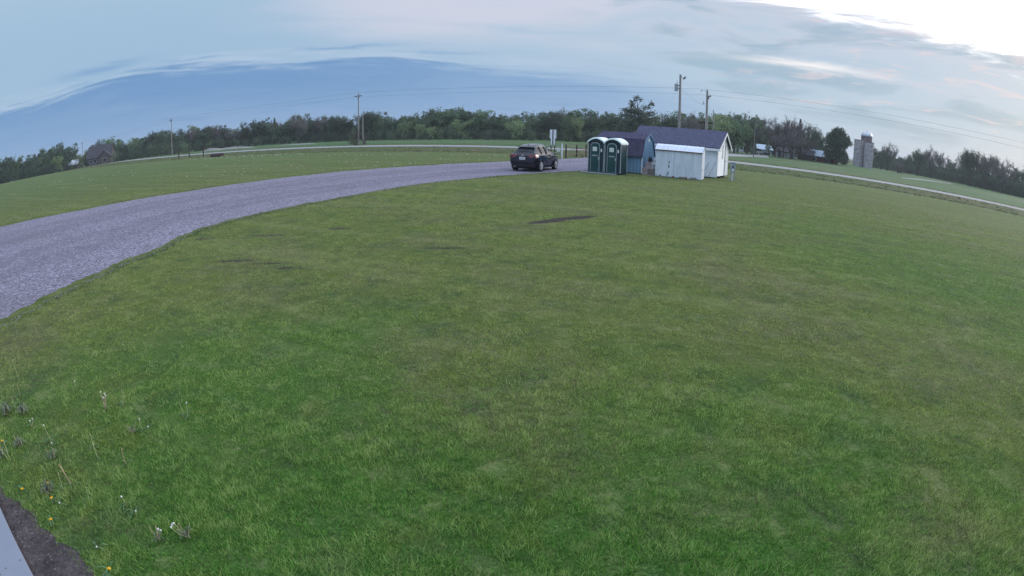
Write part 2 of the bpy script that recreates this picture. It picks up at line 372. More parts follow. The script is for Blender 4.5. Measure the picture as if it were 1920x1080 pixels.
def mk_leaf(name, c1, c2, c3, trans=.15):
    m, t, b = base(name, .75, 0, .15)
    tcx = t.new('ShaderNodeTexCoord').outputs['Object']
    oi = t.new('ShaderNodeObjectInfo').outputs['Random']
    a = t.noise(tcx, .9, 3, .6); f = t.noise(tcx, 5, 3, .7)
    c = t.mix(t.sm(a, .38, .62), c1, c2)
    c = t.mix(t.m('MULTIPLY', t.sm(f, .5, .7), .7), c, c3)
    hs = t.new('ShaderNodeHueSaturation'); t.put(hs.inputs['Color'], c)
    t.put(hs.inputs['Value'], t.m('ADD', .78, t.m('MULTIPLY', oi, .5)))
    t.put(hs.inputs['Hue'], t.m('ADD', .485, t.m('MULTIPLY', t.m('FRACT', t.m('MULTIPLY', oi, 7.3)), .03)))
    c = hs.outputs[0]
    t.put(b.inputs['Base Color'], c)
    tr = t.new('ShaderNodeBsdfTranslucent'); t.put(tr.inputs[0], c)
    mxs = t.new('ShaderNodeMixShader'); mxs.inputs[0].default_value = trans
    t.l.new(b.outputs[0], mxs.inputs[1]); t.l.new(tr.outputs[0], mxs.inputs[2])
    t.l.new(mxs.outputs[0], t.n['Material Output'].inputs[0]); M[name] = m
mk_leaf('leaf_mid', (0.091, 0.147, 0.079), (0.134, 0.198, 0.107), (0.184, 0.249, 0.138))
mk_leaf('leaf_dark', (0.050, 0.083, 0.055), (0.076, 0.115, 0.073), (0.110, 0.150, 0.096))
mk_leaf('leaf_light', (0.164, 0.229, 0.112), (0.216, 0.288, 0.146), (0.265, 0.330, 0.185))
mk_leaf('leaf_bud', (0.171, 0.150, 0.173), (0.231, 0.199, 0.222), (0.208, 0.222, 0.174))
mk_leaf('leaf_brush', (0.120, 0.105, 0.110), (0.170, 0.146, 0.150), (0.116, 0.131, 0.105))
mk_leaf('leaf_pine', (0.050, 0.076, 0.061), (0.077, 0.104, 0.079), (0.196, 0.151, 0.111))

# ---------------------------------------------------------------- mesh helpers
def link(name, me, m=None, parent=None):
    o = bpy.data.objects.new(name, me); C.objects.link(o)
    if m is not None:
        for k in (m if isinstance(m, (list, tuple)) else [m]): me.materials.append(M[k])
    if parent: o.parent = parent
    return o
def pydata(name, v, f, m=None, parent=None, smooth=False):
    me = bpy.data.meshes.new(name); me.from_pydata([tuple(p) for p in v], [], f); me.update()
    if smooth: me.shade_smooth()
    return link(name, me, m, parent)
def thing(name, label, cat, loc=(0, 0, 0), rz=0.0, group=None):
    o = bpy.data.objects.new(name, None); C.objects.link(o); o.location = loc; o.rotation_euler = (0, 0, rz)
    o.empty_display_size = .2
    return tag(o, label, cat, group)
def tag(o, label, cat, group=None, kind=None):
    o['label'] = label; o['category'] = cat
    if group: o['group'] = group
    if kind: o['kind'] = kind
    return o
def struct(o, kind='structure'):
    o['kind'] = kind; return o
class MB:
    """collects simple shapes into one mesh"""
    def __init__(s): s.v = []; s.f = []
    def add(s, vs, fs):
        n = len(s.v); s.v += [tuple(p) for p in vs]; s.f += [tuple(i + n for i in q) for q in fs]; return s
    def box(s, x0, x1, y0, y1, z0, z1):
        return s.add([(x0, y0, z0), (x1, y0, z0), (x1, y1, z0), (x0, y1, z0), (x0, y0, z1), (x1, y0, z1), (x1, y1, z1), (x0, y1, z1)],
                     [(3, 2, 1, 0), (4, 5, 6, 7), (0, 1, 5, 4), (1, 2, 6, 5), (2, 3, 7, 6), (3, 0, 4, 7)])
    def tube(s, p, q, r0, r1=None, n=8, cap=True):
        p, q = Vector(p), Vector(q); r1 = r0 if r1 is None else r1
        d = (q - p); d = d.normalized() if d.length > 1e-9 else Vector((0, 0, 1))
        a = d.orthogonal().normalized(); b = d.cross(a)
        vs = []
        for c, r in ((p, r0), (q, r1)):
            for i in range(n):
                t = 2 * PI * i / n; vs.append(c + (a * math.cos(t) + b * math.sin(t)) * r)
        fs = [(i, (i + 1) % n, n + (i + 1) % n, n + i) for i in range(n)]
        if cap: fs += [tuple(reversed(range(n))), tuple(range(n, 2 * n))]
        return s.add(vs, fs)
    def beam(s, p, q, w_, h_):
        p, q = Vector(p), Vector(q); d = (q - p).normalized()
        a = d.cross(Vector((0, 0, 1)))
        a = Vector((1, 0, 0)) if a.length < 1e-4 else a.normalized()
        b = a.cross(d)
        vs = [c + a * i * w_ / 2 + b * j * h_ / 2 for c in (p, q) for i, j in ((-1, -1), (1, -1), (1, 1), (-1, 1))]
        return s.add(vs, [(0, 1, 2, 3), (7, 6, 5, 4), (0, 4, 5, 1), (1, 5, 6, 2), (2, 6, 7, 3), (3, 7, 4, 0)])
    def prism(s, poly, axis, a, b):
        """extrude a 2D polygon along an axis; axis 'x': poly=(y,z); 'y': poly=(x,z); 'z': poly=(x,y)"""
        def P(u, v, k): return {'x': (k, u, v), 'y': (u, k, v), 'z': (u, v, k)}[axis]
        n = len(poly); vs = [P(u, v, a) for u, v in poly] + [P(u, v, b) for u, v in poly]
        fs = [tuple(range(n)), tuple(reversed(range(n, 2 * n)))] + [(i, n + i, n + (i + 1) % n, (i + 1) % n) for i in range(n)]
        return s.add(vs, fs)
    def build(s, name, m=None, parent=None, smooth=False, bevel=0.0, fix=True):
        me = bpy.data.meshes.new(name); me.from_pydata(s.v, [], s.f); me.update()
        if fix:
            bm = bmesh.new(); bm.from_mesh(me); bmesh.ops.recalc_face_normals(bm, faces=bm.faces)
            bm.to_mesh(me); bm.free()
        if smooth: me.shade_smooth()
        o = link(name, me, m, parent)
        if bevel:
            bv = o.modifiers.new('bevel', 'BEVEL'); bv.width = bevel; bv.segments = 2; bv.limit_method = 'ANGLE'
        return o
def dup(o, parent=None):
    c = o.copy(); C.objects.link(c); c.parent = parent
    for ch in list(o.children): dup(ch, c)
    return c
def sstep(t):
    t = max(0.0, min(1.0, t)); return t * t * (3 - 2 * t)

# ---------------------------------------------------------------- terrain
# the country road runs in a straight line; c = distance across it, s = distance along it
CX, CY = .4195, .9078
def cs(x, y): return (CX * x + CY * y, CY * x - CX * y)
def xy(c, s): return (CX * c + CY * s, CY * c - CX * s)
def zt(x, y):
    c = CX * x + CY * y
    z = -3.0 * sstep((-x - 110) / 160)
    prof = [(54, 0), (58, -.10), (66, -.42), (71, -.06), (72.8, .02), (79.2, .02), (82, -.15), (86, 0), (400, 0)]
    if c > 54:
        for (a, za), (b, zb) in zip(prof, prof[1:]):
            if a <= c < b: z += za + (zb - za) * (c - a) / (b - a); break
    return z
S_ST = [-1400, -1000, -700, -500] + list(range(-420, 300, 12)) + [320, 380, 460, 600, 800, 1100]
def strip(name, cl, m, dz=0.0, wob=None, ss=None):
    ss = ss or S_ST; v = []; f = []; n = len(cl)
    for i, s_ in enumerate(ss):
        for j, c in enumerate(cl):
            cc = c + (wob(s_) if wob and j in (wobi(n, name)) else 0)
            x, y = xy(cc, s_); v.append((x, y, zt(x, y) + dz))
    for i in range(len(ss) - 1):
        for j in range(n - 1):
            a = i * n + j; f.append((a, a + 1, a + n + 1, a + n))
    o = pydata(name, v, f, m)
    o.data.polygons.foreach_get
    if o.data.polygons[0].normal.z < 0: o.data.flip_normals()
    return struct(o)
def wobi(n, name): return {'lawn': (n - 1,), 'roadside_verge': (0,)}.get(name, ())
def mow(s_): return 1.2 * math.sin(s_ * .06) + .5 * math.sin(s_ * .31 + 1) + (2.5 * sstep((s_ - 20) / 10) * sstep((60 - s_) / 20) if 0 < s_ < 60 else 0)
strip('lawn', [-300, -80, -30, -10, 0, 6, 12, 18, 24, 30, 36, 42, 48, 54], 'lawn_turf', wob=mow)
strip('roadside_verge', [54, 58, 62, 66, 71, 72.6], 'verge_grass', wob=mow)
strip('road', [73, 74, 76, 78, 79], 'road_surface', .03)
strip('road_shoulder', [72.6, 73], 'verge_grass', .01)
strip('far_verge', [79, 82, 86], 'verge_grass')
strip('crop_field', [86, 100, 120, 150, 190, 240, 320], 'crop_green')
strip('far_land', [320, 500, 900, 2500], 'far_land', ss=[-3500, -2000] + S_ST + [1700, 2600])

# driveway --------------------------------------------------------------------
def poly_at(pts, t):
    t = t * (len(pts) - 1); i = min(int(t), len(pts) - 2); f = t - i
    p0 = pts[max(i - 1, 0)]; p1 = pts[i]; p2 = pts[i + 1]; p3 = pts[min(i + 2, len(pts) - 1)]
    return tuple(.5 * (2 * b + (c - a) * f + (2 * a - 5 * b + 4 * c - d) * f * f + (3 * b - a - 3 * c + d) * f ** 3) for a, b, c, d in zip(p0, p1, p2, p3))
rng = random.Random(5)
NEAR = [(-9.5, -6), (-8.75, 2), (-8.60, 5.7), (-8.72, 8.8), (-8.75, 11.0), (-8.95, 13.9), (-8.35, 16.6), (-6.87, 19.9), (-4.84, 24.4), (-1.9, 28.8), (-.1, 31.0), (3.6, 35.0), (7.4, 39.5), (12.0, 44.5), (16.5, 50), (20.0, 57), (24.2, 66.6)]
FAR = [(-33, -2), (-30, 8), (-26.5, 14.5), (-24.4, 17.6), (-21.4, 21.5), (-19.6, 24.0), (-16.8, 27.6), (-12.6, 33.6), (-8.2, 38.2), (-4.8, 41.4), (-1.6, 44.3), (3.0, 49.8), (7.3, 56.0), (10.5, 57.6), (12.0, 59.5), (14.5, 64), (16.0, 71)]
NS = 420; NC = 14
v = []; f = []
jl = jr = 0
near_line = []; far_line = []
for i in range(NS + 1):
    t = i / NS; a = poly_at(NEAR, t); b = poly_at(FAR, t)
    jl = jl * .75 + rng.uniform(-.09, .09); jr = jr * .75 + rng.uniform(-.12, .12)
    d = Vector((b[0] - a[0], b[1] - a[1])); d.normalize()
    a = (a[0] + d.x * jl, a[1] + d.y * jl); b = (b[0] + d.x * jr, b[1] + d.y * jr)
    near_line.append(a); far_line.append(b)
    for j in range(NC + 1):
        k = j / NC; x = a[0] + (b[0] - a[0]) * k; y = a[1] + (b[1] - a[1]) * k
        edge_ = min(k, 1 - k) * 2
        v.append((x, y, zt(x, y) + (.012 if 0 < j < NC else -.01) + .03 * math.sin(PI * k)))
for i in range(NS):
    for j in range(NC):
        a = i * (NC + 1) + j; f.append((a, a + NC + 1, a + NC + 2, a + 1))
dr = pydata('driveway', v, f, 'gravel', smooth=True); struct(dr)
at2 = dr.data.attributes.new('across', 'FLOAT', 'POINT'); at2.data.foreach_set('value', [(i % (NC + 1)) / NC for i in range(len(v))])
if dr.data.polygons[5].normal.z < 0: dr.data.flip_normals()
# grass island and darker spur of gravel between the parked car and the toilets
v = [(p[0], p[1], zt(*p) + .022) for p in []]
DRV = np.array(near_line + far_line[::-1])
def inside(poly, X, Y):
    r = np.zeros(X.shape, bool); n = len(poly); j = n - 1
    for i in range(n):
        xi, yi = poly[i]; xj, yj = poly[j]
        if yi != yj:
            r ^= ((yi > Y) != (yj > Y)) & (X < (xj - xi) * (Y - yi) / (yj - yi) + xi)
        j = i
    return r

# bed of soil and slab by the building (lower left corner) -----------------------
A0 = Vector((-4.08, 2.04)); A1 = Vector((-3.14, 1.55)); dv = (A1 - A0).normalized(); nv = Vector((dv.y, -dv.x))
if nv.y > 0: nv = -nv            # nv points towards the building
def along(t, off): p = A0 + dv * t + nv * off; return (p.x, p.y)
sb = MB(); P4 = [along(-2.9 + .0, 0), along(4.2, 0), along(4.2, 1.6), along(-2.9, 1.6)]
P4[0] = along(-.55, 0); P4[3] = along(-.55, 1.6)
P4[0] = along(-3.5, 0); P4[3] = along(-3.5, 1.6)
sb.prism(P4, 'z', -.05, .085)
slab = sb.build('concrete_slab', 'slab_concrete', bevel=.008); struct(slab)
bed_out = []
r2 = random.Random(3)
NB = 200
for i in range(NB + 1):
    t = -3.4 + i * .039
    base_w = .04 + .42 * sstep((t + .9) / 2.4)
    bed_out.append(along(t, -(max(.02, base_w + r2.uniform(-.018, .018) + .03 * math.sin(t * 7) + .018 * math.sin(t * 19 + 1)))))
v = []; f = []
for i, p in enumerate(bed_out):
    q = along(-3.4 + i * .039, .02)
    for k in range(9):
        u = k / 8; x = p[0] + (q[0] - p[0]) * u; y = p[1] + (q[1] - p[1]) * u
        v.append((x, y, (-.004 if k == 0 else .004) + (0 if k < 2 else r2.uniform(0, .004))))
for i in range(NB):
    for k in range(8):
        a = i * 9 + k; f.append((a, a + 1, a + 10, a + 9))
bed = pydata('soil_bed', v, f, 'soil', smooth=True); struct(bed)
if bed.data.polygons[0].normal.z < 0: bed.data.flip_normals()
BED = np.array(bed_out + [along(4.4, 0), along(4.4, 2), along(-3.6, 2), along(-3.6, 0)])

# ---------------------------------------------------------------- grass blades
def blades(name, n, seed, rmin, rmax, half, rho_r, rho_p, h0, h1, w0, label):
    g = np.random.default_rng(seed)
    rr = np.linspace(rmin, rmax, 4000); dens = np.minimum(1, (rho_r / rr) ** rho_p) * rr * np.clip((rmax - rr) / (rmax * .55), 0, 1)
    cdf = np.cumsum(dens); cdf /= cdf[-1]
    r = np.interp(g.random(n), cdf, rr); th = g.uniform(-half, half, n)
    X = r * np.sin(th); Y = r * np.cos(th) - .0
    keep = ~inside(DRV, X + g.normal(size=n) * .05, Y + g.normal(size=n) * .05) & ~inside(BED, X + g.normal(size=n) * .06, Y + g.normal(size=n) * .06)
    def vn(sc, sd):
        gg = np.random.default_rng(sd); G = gg.random((256, 256)); u = X / sc; q = Y / sc
        iu = np.floor(u).astype(int); iq = np.floor(q).astype(int); fu = u - iu; fq = q - iq; fu = fu * fu * (3 - 2 * fu); fq = fq * fq * (3 - 2 * fq)
        A = G[iu % 256, iq % 256]; B = G[(iu + 1) % 256, iq % 256]; Cc = G[iu % 256, (iq + 1) % 256]; Dd = G[(iu + 1) % 256, (iq + 1) % 256]
        return (A * (1 - fu) + B * fu) * (1 - fq) + (Cc * (1 - fu) + Dd * fu) * fq
    thin = np.zeros(n); rag = (vn(.11, 7) - .5) * 1.6 + (vn(.35, 8) - .5) * 2.0
    for (x, y, a, b, ang) in BARE:
        c, s_ = math.cos(R(ang)), math.sin(R(ang)); dx = X - x; dy = Y - y
        u = (dx * c + dy * s_) / a; vv = (dy * c - dx * s_) / b
        small = a < .6 or b < .2
        thin = np.maximum(thin, np.clip((1.15 if small else 1.75) - (u * u + vv * vv) * (.6 if small else 1) + g.normal(size=n) * .2 + rag, 0, .62 if small else 1.07))
    thin = np.clip(thin * 1.3 + (np.sin(X * 23 + 3 * np.sin(Y * 11)) * np.sin(Y * 19 + 2 * np.sin(X * 13))) * .5 * (thin > 0), 0, 1.07)
    # patchy thickness
    pt = np.sin(X * 1.7 + 1.3 * np.sin(Y * 1.1)) * np.sin(Y * 1.9 + 1.1 * np.sin(X * .9)) + .6 * np.sin(X * 5.1 + 2 * np.sin(Y * 3.3)) * np.sin(Y * 4.7)
    thin = np.maximum(thin, np.clip(pt - .55, 0, .7) * np.clip((r - 2.5) / 4, 0, 1))
    keep &= g.random(n) > thin * .93
    X = X[keep]; Y = Y[keep]; r = r[keep]; pt = pt[keep]; n = len(X)
    Z = np.zeros(n)
    lush = np.clip(1.25 - r / 9, .55, 1.0)
    cl_ = .40 * vn(.07, 3) + .35 * vn(.16, 4) + .25 * vn(.45, 5)
    k2 = g.random(n) < np.clip((cl_ - .29) * 5.0, .06, 1)
    X, Y, Z, r, pt, lush, cl_ = X[k2], Y[k2], Z[k2], r[k2], pt[k2], lush[k2], cl_[k2]; n = len(X)
    h = g.uniform(h0, h1, n) * lush * (1 - .12 * pt) * (.45 + 1.15 * cl_)
    wd = w0 * (1 + r / 6) * g.uniform(.7, 1.3, n)
    a = g.uniform(0, 2 * PI, n); lean = g.uniform(.15, 1.1, n) * h; la = g.uniform(0, 2 * PI, n)
    dx = np.cos(a) * wd / 2; dy = np.sin(a) * wd / 2
    V = np.empty((n, 3, 3), np.float32)
    V[:, 0] = np.stack([X - dx, Y - dy, Z - .003], 1); V[:, 1] = np.stack([X + dx, Y + dy, Z - .003], 1)
    V[:, 2] = np.stack([X + np.cos(la) * lean, Y + np.sin(la) * lean, Z + h], 1)
    me = bpy.data.meshes.new(name); me.vertices.add(3 * n); me.vertices.foreach_set('co', V.ravel())
    me.loops.add(3 * n); me.loops.foreach_set('vertex_index', np.arange(3 * n, dtype=np.int32))
    me.polygons.add(n); me.polygons.foreach_set('loop_start', np.arange(0, 3 * n, 3, dtype=np.int32))
    at_ = me.attributes.new('tint', 'FLOAT', 'POINT')
    at_.data.foreach_set('value', np.repeat(np.clip(g.random(n) * .75 + (cl_ - .36) * 1.0, 0, 1).astype(np.float32), 3))
    me.update(); me.validate()
    o = link(name, me, 'grass_blade'); tag(o, label, 'grass', kind='stuff')
blades('grass', 1500000, 1, 1.0, 40, 1.22, 3.4, 1.55, .020, .047, .0035, 'short mown green lawn grass covering the foreground')

# ================================================================ OBJECTS
def bisect(o, co, no):
    """cut a mesh object with a plane, dropping the side the normal points to"""
    bm = bmesh.new(); bm.from_mesh(o.data)
    bmesh.ops.bisect_plane(bm, geom=bm.verts[:] + bm.edges[:] + bm.faces[:], plane_co=co, plane_no=no, clear_outer=True)
    bm.to_mesh(o.data); bm.free(); o.data.update()
def lap_wall(name, p, q, z0, z1, board, m, parent, lip=.030):
    """clapboard wall from p to q (local xy), each board leaning out at its lower edge"""
    p, q = Vector((*p, 0)), Vector((*q, 0)); d = (q - p).normalized(); nrm = Vector((d.y, -d.x, 0))
    mb = MB(); z = z0
    while z < z1 - .01:
        zz = min(z + board, z1)
        o0 = nrm * lip; o1 = nrm * .003
        a = p + o0 + Vector((0, 0, z)); b = q + o0 + Vector((0, 0, z)); c = q + o1 + Vector((0, 0, zz)); e = p + o1 + Vector((0, 0, zz))
        a2 = p + Vector((0, 0, z)); b2 = q + Vector((0, 0, z))
        mb.add([a, b, c, e, a2, b2], [(0, 1, 2, 3), (4, 5, 1, 0)]); z = zz
    return mb.build(name, m, parent, fix=False)
def roof_slab(mb, x0, x1, ya, za, yb, zb, th=.06):
    """sloping roof plane along x between (ya,za) and (yb,zb)"""
    d = Vector((0, yb - ya, zb - za)).normalized(); n = Vector((0, -d.z, d.y)); n = n if n.z > 0 else -n
    vs = []
    for x in (x0, x1):
        for (y, z) in ((ya, za), (yb, zb)):
            vs.append((x, y, z)); vs.append((x, y + n.y * th, z + n.z * th))
    # order: x0:a,a',b,b' ; x1:a,a',b,b'
    return mb.add(vs, [(0, 2, 6, 4), (1, 5, 7, 3), (0, 4, 5, 1), (2, 3, 7, 6), (0, 1, 3, 2), (4, 6, 7, 5)])

# ---------------- white gable shed
sh_t = 36
cx, cy = 13.69, 35.85
L = 6.30; Dp = 2.9
ux, uy = math.cos(R(sh_t)), -math.sin(R(sh_t))
shed = thing('storage_shed', 'white clapboard storage shed with steep dark shingle roof, largest of the sheds', 'shed', (cx - ux * L, cy - uy * L, 0), -R(sh_t))
zb, ze, zr = .16, 2.22, 3.22
lap_wall('wall', (0, 0), (L, 0), zb, ze, .115, 'white_paint', shed)
gw = lap_wall('wall', (L, 0), (L, Dp), zb, zr, .115, 'white_paint', shed)
sl_ = (zr - ze) / (Dp / 2)
bisect(gw, (L, 0, ze), (0, -sl_, 1)); bisect(gw, (L, Dp, ze), (0, sl_, 1))
MB().box(0, L, Dp - .05, Dp, zb, ze).build('wall', 'white_paint', shed)
MB().prism([(0, zb), (Dp, zb), (Dp, ze), (Dp / 2, zr), (0, ze)], 'x', -.05, 0).build('wall', 'white_paint', shed)
rf = MB(); oh = .28
roof_slab(rf, -.22, L + .22, -oh, ze - sl_ * oh + .03, Dp / 2, zr + .03)
roof_slab(rf, -.22, L + .22, Dp + oh, ze - sl_ * oh + .03, Dp / 2, zr + .03)
rf.build('roof', 'shingle', shed)
tr = MB()
tr.box(-.2, L + .2, -oh - .03, -oh, ze - sl_ * oh - .15, ze - sl_ * oh + .02).build('fascia', 'white_trim', shed)
MB().box(-.2, L + .2, -oh, -.02, ze - sl_ * oh - .14, ze - sl_ * oh - .11).build('soffit', 'white_trim', shed)
bg = MB()
for sgn in (0, 1):
    ya = -oh if sgn == 0 else Dp + oh
    bg.add([(L + .235, ya, ze - sl_ * oh - .16), (L + .235, ya, ze - sl_ * oh), (L + .235, Dp / 2, zr + .01), (L + .235, Dp / 2, zr - .16),
            (L + .262, ya, ze - sl_ * oh - .16), (L + .262, ya, ze - sl_ * oh), (L + .262, Dp / 2, zr + .01), (L + .262, Dp / 2, zr - .16)],
           [(0, 1, 2, 3), (7, 6, 5, 4), (0, 3, 7, 4), (1, 5, 6, 2), (0, 4, 5, 1), (3, 2, 6, 7)])
bg.build('bargeboard', 'white_trim', shed)
MB().box(L - .05, L + .03, -.03, .07, zb, ze - .1).build('corner_board', 'white_trim', shed)
MB().box(L + .005, L + .035, Dp - .1, Dp + .02, zb, ze - .1).build('corner_board', 'white_trim', shed)
MB().box(.02, L + .0, -.028, .0, zb - .09, zb + .03).build('skirt_board', 'white_trim', shed)
# side door: trim, leaf and dark gap
dor = MB().box(L + .02, L + .045, Dp - .95, Dp - .22, zb + .02, 2.28).build('door', 'white_trim', shed)
MB().box(L + .03, L + .052, Dp - 1.0, Dp - .965, zb, 2.35).build('door_gap', 'wire_metal', dor)
MB().box(L + .045, L + .07, Dp - .86, Dp - .83, 1.1, 1.25).build('handle', 'galv', dor)
MB().tube((L + .05, Dp * .42, 1.35), (L + .05, Dp * .42, 3.02), .022, n=6).build('conduit', 'galv', shed)
ft = MB()
for x in (.3, 2.1, 4.0, L - .5):
    for y in (.15, Dp - .4): ft.box(x, x + .4, y, y + .2, -.02, zb)
ft.build('foundation_block', 'concrete', shed)
MB().box(.1, L - .08, .1, Dp - .1, .12, zb + .02).build('floor_frame', 'wood_dark', shed)

# ---------------- blue gambrel shed
t2 = 33; ux, uy = math.cos(R(t2)), -math.sin(R(t2)); L2 = 3.35; D2 = 2.35
gx, gy = 8.27, 35.45
blue = thing('barn_shed', 'blue barn-style shed with dark gambrel roof, behind the portable toilets', 'shed', (gx - ux * L2, gy - uy * L2, 0), -R(t2))
h0, h1, h2 = 1.28, 2.22, 2.62; by = .34
outline = [(0, .06), (D2, .06), (D2, h0), (D2 - by, h1), (D2 / 2, h2), (by, h1), (0, h0)]
wl = MB(); wl.prism(outline, 'x', L2 - .04, L2); wl.prism(outline, 'x', 0, .04)
wl.box(.04, L2 - .04, 0, .04, .06, h0); wl.box(.04, L2 - .04, D2 - .04, D2, .06, h0)
wl.build('wall', 'blue_siding', blue)
gr = MB()
for i in range(1, 20):
    y = i * D2 / 20
    top_ = (h0 + (h1 - h0) * y / by) if y < by else (h0 + (h1 - h0) * (D2 - y) / by if y > D2 - by else h1 + (h2 - h1) * (1 - abs(y - D2 / 2) / (D2 / 2 - by)))
    if i % 2 == 0: gr.box(L2, L2 + .006, y - .006, y + .006, .08, top_ - .08)
for i in range(1, 28, 2): gr.box(i * L2 / 28 - .006, i * L2 / 28 + .006, -.006, 0, .08, h0 - .05)
gr.build('siding_groove', 'window_dark', blue)
rf = MB(); e = .07
for s_ in (0, 1):
    Y = (lambda y: y) if s_ == 0 else (lambda y: D2 - y)
    roof_slab(rf, -.08, L2 + .07, Y(-.10), h0 - .16, Y(by - .0), h1 + .03, .05)
    roof_slab(rf, -.08, L2 + .07, Y(by - .03), h1 + .03, Y(D2 / 2), h2 + .04, .05)
rf.build('roof', 'shingle_brown', blue)
rt = MB()
pl = [(-.10, h0 - .16), (by, h1 + .02), (D2 / 2, h2 + .03), (D2 - by, h1 + .02), (D2 + .10, h0 - .16)]
for (a, b), (c, d) in zip(pl, pl[1:]): rt.beam((L2 + .085, a, b), (L2 + .085, c, d), .025, .06)
rt.build('bargeboard', 'blue_siding', blue)
MB().box(L2 - .03, L2 + .02, -.02, .085, .06, h0 + .02).build('corner_board', 'white_trim', blue)
MB().box(L2 + .006, L2 + .03, D2 / 2 - .09, D2 / 2 + .05, 2.13, 2.36).build('gable_vent', 'paper', blue)
MB().box(.04, L2 - .04, -.05, .3, -.02, .05).box(.04, L2 - .04, D2 - .3, D2, -.02, .05).build('skid', 'wood_dark', blue)

# ---------------- small white metal shed
t3 = 26; ux, uy = math.cos(R(t3)), -math.sin(R(t3)); L3 = 3.0; D3 = 1.55
ms = thing('metal_shed', 'small low white metal garden shed with ribbed roof in front of the clapboard shed', 'shed', (8.92, 34.45, 0), -R(t3))
e3, r3 = 1.72, 2.06
ol = [(0, .03), (D3, .03), (D3, e3), (D3 - .28, e3 + .22), (D3 / 2, r3), (.28, e3 + .22), (0, e3)]
wb = MB(); wb.prism(ol, 'x', 0, .03); wb.prism(ol, 'x', L3 - .03, L3)
# ribbed front and back sheets
n = 36; xs = [.03 + (L3 - .06) * i / n for i in range(n + 1)]
for yy, sg in ((0, -1), (D3, 1)):
    vs = []; fs = []
    for i, x in enumerate(xs):
        o_ = sg * (.0 if i % 4 in (0, 1) else .012)
        vs += [(x, yy + o_, .03), (x, yy + o_, e3)]
    for i in range(n): fs.append((2 * i, 2 * i + 2, 2 * i + 3, 2 * i + 1))
    wb.add(vs, fs)
wb.build('wall', 'shed_metal', ms)
rm = MB(); rbm = MB()
for s_ in (0, 1):
    Y = (lambda y: y) if s_ == 0 else (lambda y: D3 - y)
    roof_slab(rm, -.05, L3 + .04, Y(-.06), e3 + .0, Y(.28), e3 + .235, .02)
    roof_slab(rm, -.05, L3 + .04, Y(.28), e3 + .235, Y(D3 / 2), r3 + .015, .02)
    for i in range(11):
        x = i * L3 / 10.5 + .02
        rbm.beam((x, Y(-.05), e3 + .035), (x, Y(.28), e3 + .262), .05, .02)
        rbm.beam((x, Y(.28), e3 + .27), (x, Y(D3 / 2), r3 + .034), .05, .02)
rm.build('roof', 'shed_metal', ms); rbm.build('roof_rib', 'white_trim', ms)
MB().box(-.05, L3 + .04, -.085, -.062, e3 - .035, e3 + .01).build('eave_strip', 'rust', ms)
MB().beam((L3 + .03, .34, e3 + .12), (L3 + .03, .78, e3 + .20), .02, .05).build('gable_trim', 'galv', ms)
dr2 = MB().box(.55, L3 / 2 - .3, -.03, -.014, .06, e3 - .06).box(L3 / 2 - .26, 1.95, -.03, -.014, .06, e3 - .06).build('door', 'shed_metal', ms)
r4 = random.Random(8)
def blob(mb, x, z, a, b, y, n=10):
    pts = [(x + a * math.cos(2 * PI * i / n) * r4.uniform(.7, 1.15), z + b * math.sin(2 * PI * i / n) * r4.uniform(.75, 1.15)) for i in range(n)]
    mb.prism(pts, 'y', y - .004, y)
pa = MB(); x_ = L3 / 2 - .62
for (dx, z, a, b) in [(.02, .98, .035, .10), (.0, .80, .022, .06), (.012, .68, .04, .09), (-.01, .30, .038, .07), (-.08, .15, .035, .05), (-.045, .22, .018, .05)]:
    blob(pa, x_ + dx, z, a, b, -.032)
pa.build('rust_hole', 'dark_gap', ms)
rr_ = MB()
for i in range(16): blob(rr_, r4.uniform(.1, L3 - .1), .05 + r4.uniform(0, .05), r4.uniform(.03, .10), r4.uniform(.012, .04), -.034)
rr_.build('rust_stain', 'rust', ms)
MB().box(L3, L3 + .03, D3 * .3, D3 * .3 + .1, .62, .70).build('handle', 'galv', ms)

